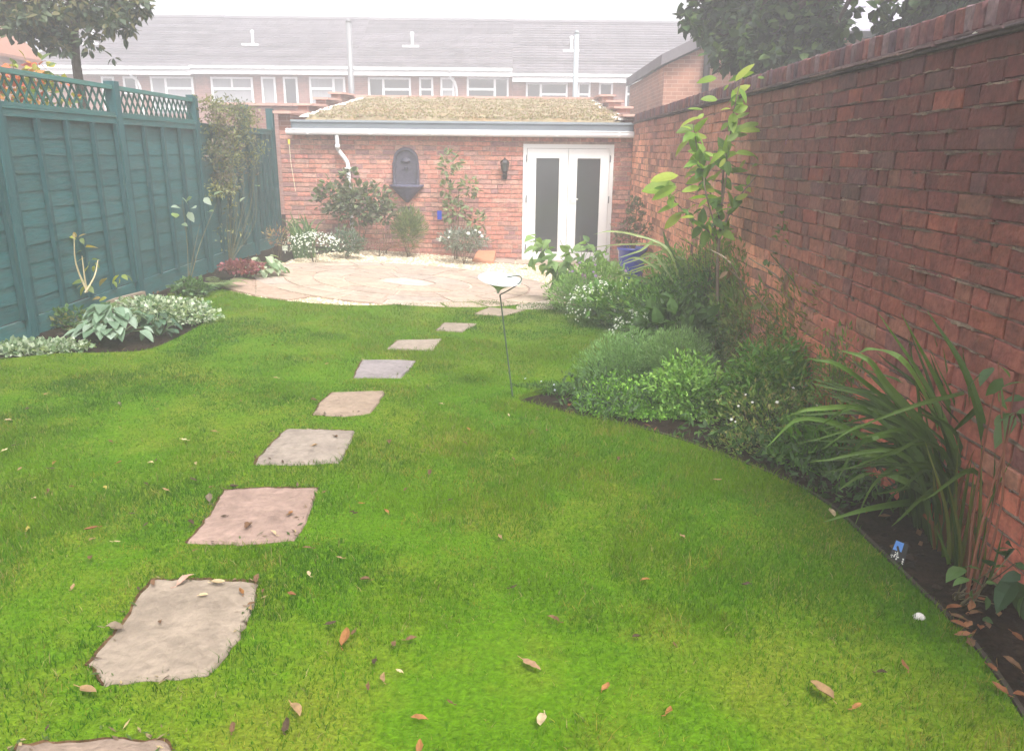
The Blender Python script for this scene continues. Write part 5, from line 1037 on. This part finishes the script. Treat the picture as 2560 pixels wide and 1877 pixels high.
for L in ([(1430, 1545), (1300, 1560), (1130, 1650)], [(1640, 1560), (1500, 1580), (1300, 1640)], [(1200, 1380), (1300, 1480), (1400, 1520)], [(1500, 1000), (1520, 1080), (1540, 1140)]):
    b = MB(); b.ribbon(spline([PY(x, y, yb - .1) for x, y in z2(L)], 5), .018, jit((.28, .11, .05), .2)); b.build('dead_leaf', m_dead, t)
# second clump at the frame edge
c2 = G(2545, 1420); t = thing('iris_clump', 'upright reed like clump at the right edge of the picture', 'iris', (c2.x, c2.y, 0))
for _ in range(46):
    p = V(min(c2.x + U(-.12, .12), 1.8), c2.y + U(-.15, .2), 0); l = U(.35, .75); az = U(0, 6.28); d = V(math.cos(az), math.sin(az), 0); ln = U(.02, .3); e = p + d * l * ln + V(0, 0, l); e.x = min(e.x, 1.83); m_ = p + d * l * ln * .3 + V(0, 0, l * .55)
    b = MB(); b.ribbon(spline([p, m_, e], 5), U(.014, .024), jit(random.choice([(.05, .10, .02), (.09, .15, .03), (.16, .18, .04), (.2, .1, .04)]), .2)); b.build('leaf', m_thin, t)
# peony leaves
z5 = lambda q: (2250 + q[0] * .242, 850 + q[1] * .242, 2250 + q[2] * .242, 850 + q[3] * .242)
yp = 2.5; LVp = pxleaf([z5(q) for q in [(840, 360, 660, 465), (960, 280, 795, 395), (1060, 390, 905, 590), (1290, 440, 1055, 420), (1290, 600, 1095, 590), (1190, 750, 955, 770), (1190, 770, 935, 1045), (1050, 480, 1010, 700), (1000, 260, 1180, 330), (1200, 760, 1350, 900), (1200, 750, 1400, 700)]], yp, .06)
leafy_plant('peony', 'three lobed mid green leaves against the wall at the right edge', (1.7, yp, .15), [PY(2490, 960, yp), PY(2495, 900, yp), PY(2540, 1030, yp), PY(2540, 950, yp)], LVp, [(.10, .17, .06), (.07, .13, .05), (.13, .21, .09)], wr=.5, stemcol=(.2, .08, .05), r=.006)
z6 = lambda q: (2150 + q[0] * .2119, 1300 + q[1] * .2119, 2150 + q[2] * .2119, 1300 + q[3] * .2119)
LVq = pxleaf([z6(q) for q in [(1230, 560, 1025, 630), (1235, 565, 1290, 495), (1290, 560, 1465, 550), (1540, 545, 1475, 390), (1290, 690, 1105, 705), (1300, 690, 1470, 745), (1480, 740, 1600, 720), (1840, 690, 1565, 1015), (1840, 710, 1960, 1060), (1500, 900, 1525, 1045), (1290, 870, 1430, 960), (1820, 330, 1655, 440), (1830, 330, 1930, 400), (1800, 330, 1790, 240), (1640, 340, 1760, 300), (1600, 560, 1720, 500), (1700, 420, 1640, 280), (1900, 640, 1700, 680), (1660, 1000, 1800, 1120), (1450, 1150, 1540, 1180), (1930, 900, 1800, 1100), (1840, 500, 1940, 560), (1560, 740, 1700, 800)]], 2.42, .05)
leafy_plant('hellebore', 'glossy green leafy plant in the bottom right bed', (1.62, 2.5, .2), [q[0] for q in LVq[::3]], LVq, [(.06, .13, .035), (.05, .10, .03), (.09, .17, .045), (.035, .08, .035)], wr=.58, r=.004, mat=m_leaf)
# blue plant label
p = G(2228, 1405); t = thing('plant_label', 'blue and white picture plant label stuck in the dark soil at right', 'plant label', (p.x, p.y, 0)); u0 = PY(2244, 1352, p.y + .05)
def quad(b, pts, col): i = b.vs(pts, col); b.f.append(tuple(range(i, i + 4)))
b = MB(); A, B_, C_, D_ = G(2218, 1405), G(2258, 1418), PY(2272, 1362, p.y + .02), PY(2240, 1350, p.y + .04); b.hexa([A, B_, B_ + V(0, .004, 0), A + V(0, .004, 0), D_, C_, C_ + V(0, .004, 0), D_ + V(0, .004, 0)], (.03, .03, .03)); tg = b.build('tag', m_petal, t)
b = MB(); o_ = V(0, -.002, .0005); lerp4 = lambda u, v_: A.lerp(B_, u).lerp(D_.lerp(C_, u), v_) + o_
quad(b, [lerp4(.0, .6), lerp4(.62, .6), lerp4(.62, 1), lerp4(.0, 1)], (.12, .3, .75)); b.build('blue_panel', m_petal, tg)
b = MB()
for _ in range(26): u_, v_ = U(0, .5), U(.05, .55); quad(b, [lerp4(u_, v_), lerp4(u_ + .07, v_), lerp4(u_ + .07, v_ + .05), lerp4(u_, v_ + .05)], jit((.7, .7, .7), .3))
for k in range(3): quad(b, [lerp4(.8, .1 + k * .1), lerp4(.9, .1 + k * .1), lerp4(.9, .17 + k * .1), lerp4(.8, .17 + k * .1)], (.7, .7, .7))
b.build('print', m_petal, tg).location.y -= .0006
# pebble on lawn
b = MB(); p = G(2297, 1544, .03); b.lathe(p, [(.004, -.008), (.02, -.004), (.022, .006), (.012, .016), (.002, .018)], n=10, sx=1, sy=.8); b.build('pebble', m_pebble, org=tuple(p), smooth=True, label='single pale pebble lying on the grass near the right bed', category='pebble').color = (.55, .52, .5, 1)

# ------------------------------------------------------------------ fallen leaves
TAN, BRN, ORG_, DRK, CRM, YEL, GRY, RST, PNK = (.26, .165, .085), (.13, .07, .038), (.25, .115, .04), (.055, .035, .022), (.40, .31, .19), (.32, .26, .06), (.17, .13, .095), (.19, .075, .035), (.33, .21, .165)
def dead(px, py, L, col, lab=None, dz=.045, curl=.5):
    p = G(px, py, dz); az = U(0, 6.28); d = V(math.cos(az), math.sin(az), U(0, .25)); b = MB()
    W_ = L * U(.32, .55); n = 6; tw = U(-.5, .5); wob = U(-.12, .12); s_ = d.cross(V(0, 0, 1)).normalized(); cu = U(.2, curl + .3)
    rows = []
    for k in range(n + 1):
        t = k / n; wd = W_ * .5 * (math.sin(math.pi * t ** .8) ** .7 if 0 < t < 1 else .03); c = p + d * L * (t - .5) + s_ * (wob * L * math.sin(t * 3.1)) + V(0, 0, wd * tw * (t - .5)) + V(0, 0, L * (.35 * cu * (t - .5) ** 2) + U(0, .002)); j1, j2 = U(.7, 1.15), U(.7, 1.15); cl_ = jit(col, .12)
        rows.append(b.vs([c + s_ * wd * j1 + V(0, 0, wd * (cu + tw * (t - .3)) * 1.2), c, c - s_ * wd * j2 + V(0, 0, wd * (cu - tw * (t - .6)) * 1.2)], cl_))
    for a, q in zip(rows, rows[1:]): b.f += [(a, a + 1, q + 1, q), (a + 1, a + 2, q + 2, q + 1)]
    b.tube([p - d * L * .5, p - d * L * .72 + V(U(-.01, .01), 0, .004)], .0015, n=4, col=jit(col, .1))
    o = b.build('fallen_leaf', m_dead, org=tuple(p), label=lab, category='fallen leaf', group='fallen leaves on the lawn and stones'); return o
k_ = 1.1363
D = [(200, 1163, .07, RST, 'rusty red brown leaf on the grass left of the third stepping stone'), (195, 1517, .085, TAN, 'tan leaf on the grass below the largest stepping stone'), (252, 1382, .085, GRY, 'grey brown leaf on the left edge of the largest stepping stone'), (408, 1277, .085, PNK, 'pale pinkish leaf on the far edge of the largest stone, left of a similar one'), (480, 1281, .075, CRM, 'cream leaf on the far edge of the largest stone, right of a similar one'), (338, 1281, .06, BRN, 'brown leaf at the far left corner of the largest stone'), (566, 1272, .055, BRN, 'dark curled leaf at the far right corner of the largest stone'),
     (757, 1402, .105, ORG_, 'long orange brown leaf on the open lawn'), (778, 1391, .05, BRN, 'small brown leaf touching the long orange one'), (1170, 1462, .10, (.28, .17, .1), 'big brown leaf on the grass at bottom centre'), (627, 1594, .07, DRK, 'very dark leaf near the bottom edge of the lawn'), (650, 1562, .085, TAN, 'tan curled leaf just above the very dark one'), (643, 1307, .055, RST, 'brown curled leaf right of the largest stepping stone'), (1808, 1520, .11, TAN, 'long pale brown leaf on the lawn at bottom right'), (1885, 1553, .045, ORG_, 'small orange leaf below the long pale brown one'),
     (1194, 1583, .075, CRM, 'cream curled leaf near the bottom centre of the lawn'), (922, 1580, .06, ORG_, 'orange sliver of leaf left of the cream curled leaf'), (922, 1643, .06, ORG_, 'orange leaf at the very bottom edge'), (461, 1097, .085, GRY, 'grey brown leaf at the left corner of the pinkish stone'), (425, 1054, .055, DRK, 'dark upright leaf left of the pinkish stone'), (545, 1158, .075, BRN, 'curled brown leaf lying on the pinkish stepping stone'), (636, 1131, .035, BRN, 'tiny brown leaf on the right of the pinkish stone'), (855, 973, .08, BRN, 'brown two piece leaf on the grass right of the pale stone'), (1030, 943, .055, ORG_, 'orange leaf on the lawn in front of the rod'), (970, 889, .04, CRM, 'small pale leaf left of the rod base'), (1992, 1463, .055, RST, 'rust coloured leaf on the lawn near the right bed'), (1578, 1055, .06, TAN, 'tan leaf on the grass near the herb mound'), (1275, 791, .06, DRK, 'dark leaf on the far lawn near the bed tip'), (263, 887, .06, GRY, 'greyish leaf on the left lawn below the large hosta'), (606, 832, .05, CRM, 'pale leaf on the mid lawn left of the stones'), (60, 1163, .045, YEL, 'yellowish leaf near the left edge of the picture'), (232, 1072, .045, YEL, 'yellow leaf left of the pinkish stone'), (515, 1070, .06, DRK, 'dark debris leaf on the far edge of the pinkish stone'), (1100, 1180, .045, TAN, 'small tan leaf at the middle of the lawn'), (1217, 1362, .06, BRN, 'brown leaf pair right of the lawn middle'),
     (563, 630, .06, RST, 'reddish leaf on the paving at the left tip of the patio'), (1830, 1130, .10, CRM, 'pale torn leaf on the soil below the arching sword leaves')]
for x, y, L, c, lab in D: dead(x * k_, y * k_, L * .78, c, lab, dz=.052)
rest_ = [(845, 1490), (810, 1512), (905, 1405), (640, 1130), (850, 1125), (775, 1127), (675, 1205), (680, 1262), (257, 1192), (10, 990), (120, 1018), (345, 1012), (503, 995), (365, 1077), (262, 1017), (105, 1080), (347, 884), (350, 845), (530, 882), (18, 925), (944, 1040), (825, 1455), (510, 1600), (290, 1130), (160, 1290), (470, 950), (690, 880), (720, 800), (740, 960), (990, 1100), (1500, 1180), (1640, 1285), (1360, 1010), (1060, 780), (160, 1070), (60, 900), (420, 1150), (580, 1300), (1940, 1480), (450, 700), (600, 760), (1400, 1400), (1130, 1290)] + [(U(20, 1500), U(830, 1600)) for _ in range(34)] + [(U(20, 700), U(860, 1350)) for _ in range(14)]
rest_ = [q for q in rest_ if q[1] > 800 and (q[0] < 1250 or q[1] > 1250) or q in rest_[:44]]
for x, y in rest_:
    c = random.choice([TAN, BRN, ORG_, BRN, BRN, CRM, DRK, DRK]); nm = {TAN: 'tan', BRN: 'brown', ORG_: 'orange', CRM: 'cream', DRK: 'dark'}[c]
    zn = 'right by the camera at the bottom' if y > 1380 else ('left of the nearer stepping stones' if x < 480 and y > 900 else ('on the left lawn below the fence bed' if x < 480 else ('between the middle stones and the rod' if y < 1010 else 'on the open lawn right of the stones')))
    dead(x * k_, y * k_, U(.024, .042), c, 'small curled %s leaf lying %s' % (nm, zn), dz=.05)
HP = [(2385, 1520), (2400, 1545), (2420, 1560), (2440, 1535), (2450, 1570), (2395, 1560), (2425, 1515), (2470, 1565), (2430, 1610), (2405, 1585), (2530, 1660), (2480, 1670), (2545, 1590), (2500, 1720), (2460, 1500), (2552, 1740)]
for x, y in HP:
    nm, cc_ = random.choice([('rusty', RST), ('reddish tan', (.26, .12, .06)), ('dark brown', BRN)])
    o = dead(x, y, U(.045, .075), cc_, 'fallen %s leaf on the dark soil %s' % (nm, 'at the very right edge' if x > 2490 else 'beside the lawn edging at bottom right'), dz=.05); o['group'] = 'fallen leaves on the soil of the right bed'
# leaf and twig litter on the beds
b = MB(); n = 3600; X = RNG.uniform(-4, 1.85, n); Y = RNG.uniform(2.0, 13, n); ok = ~inside(lawn, X, Y) & ~inside(gravel, X, Y)
for x, y in zip(X[ok], Y[ok]):
    z = T(x, y) + float(fbm(x * 3, y * 3)) * .05 - .025
    if random.random() < .25: b.spray(V(x, y, z + .01), dirv(-.2), dirv(1), U(.02, .06), U(.01, .03), jit(random.choice([BRN, DRK, RST, TAN]), .2))
    else: ico(b, (x, y, z), U(.01, .03), jit(random.choice([(.018, .012, .009), (.03, .019, .013), (.012, .008, .007)]), .3))
b.build('soil_litter', m_dead, kind='stuff')
# foliage that fills the right bed between plants
b = MB(); n = 11000; X = RNG.uniform(.3, 1.84, n); Y = RNG.uniform(3.2, 9.2, n); ok = ~inside(lawn, X, Y) & ~inside(gravel, X, Y)
for x, y in zip(X[ok], Y[ok]):
    if float(fbm(x * 2 + 3, y * 2)) > .47: b.spray(V(x, y, T(x, y) + U(0, .16)), dirv(.8), dirv(1), U(.03, .08), U(.008, .03), jit(random.choice(DG + MG), .25))
b.build('undergrowth', m_leaf, kind='stuff')
print('objects', len(bpy.data.objects), 'tris approx', sum(len(m.polygons) for m in bpy.data.meshes) * 2)
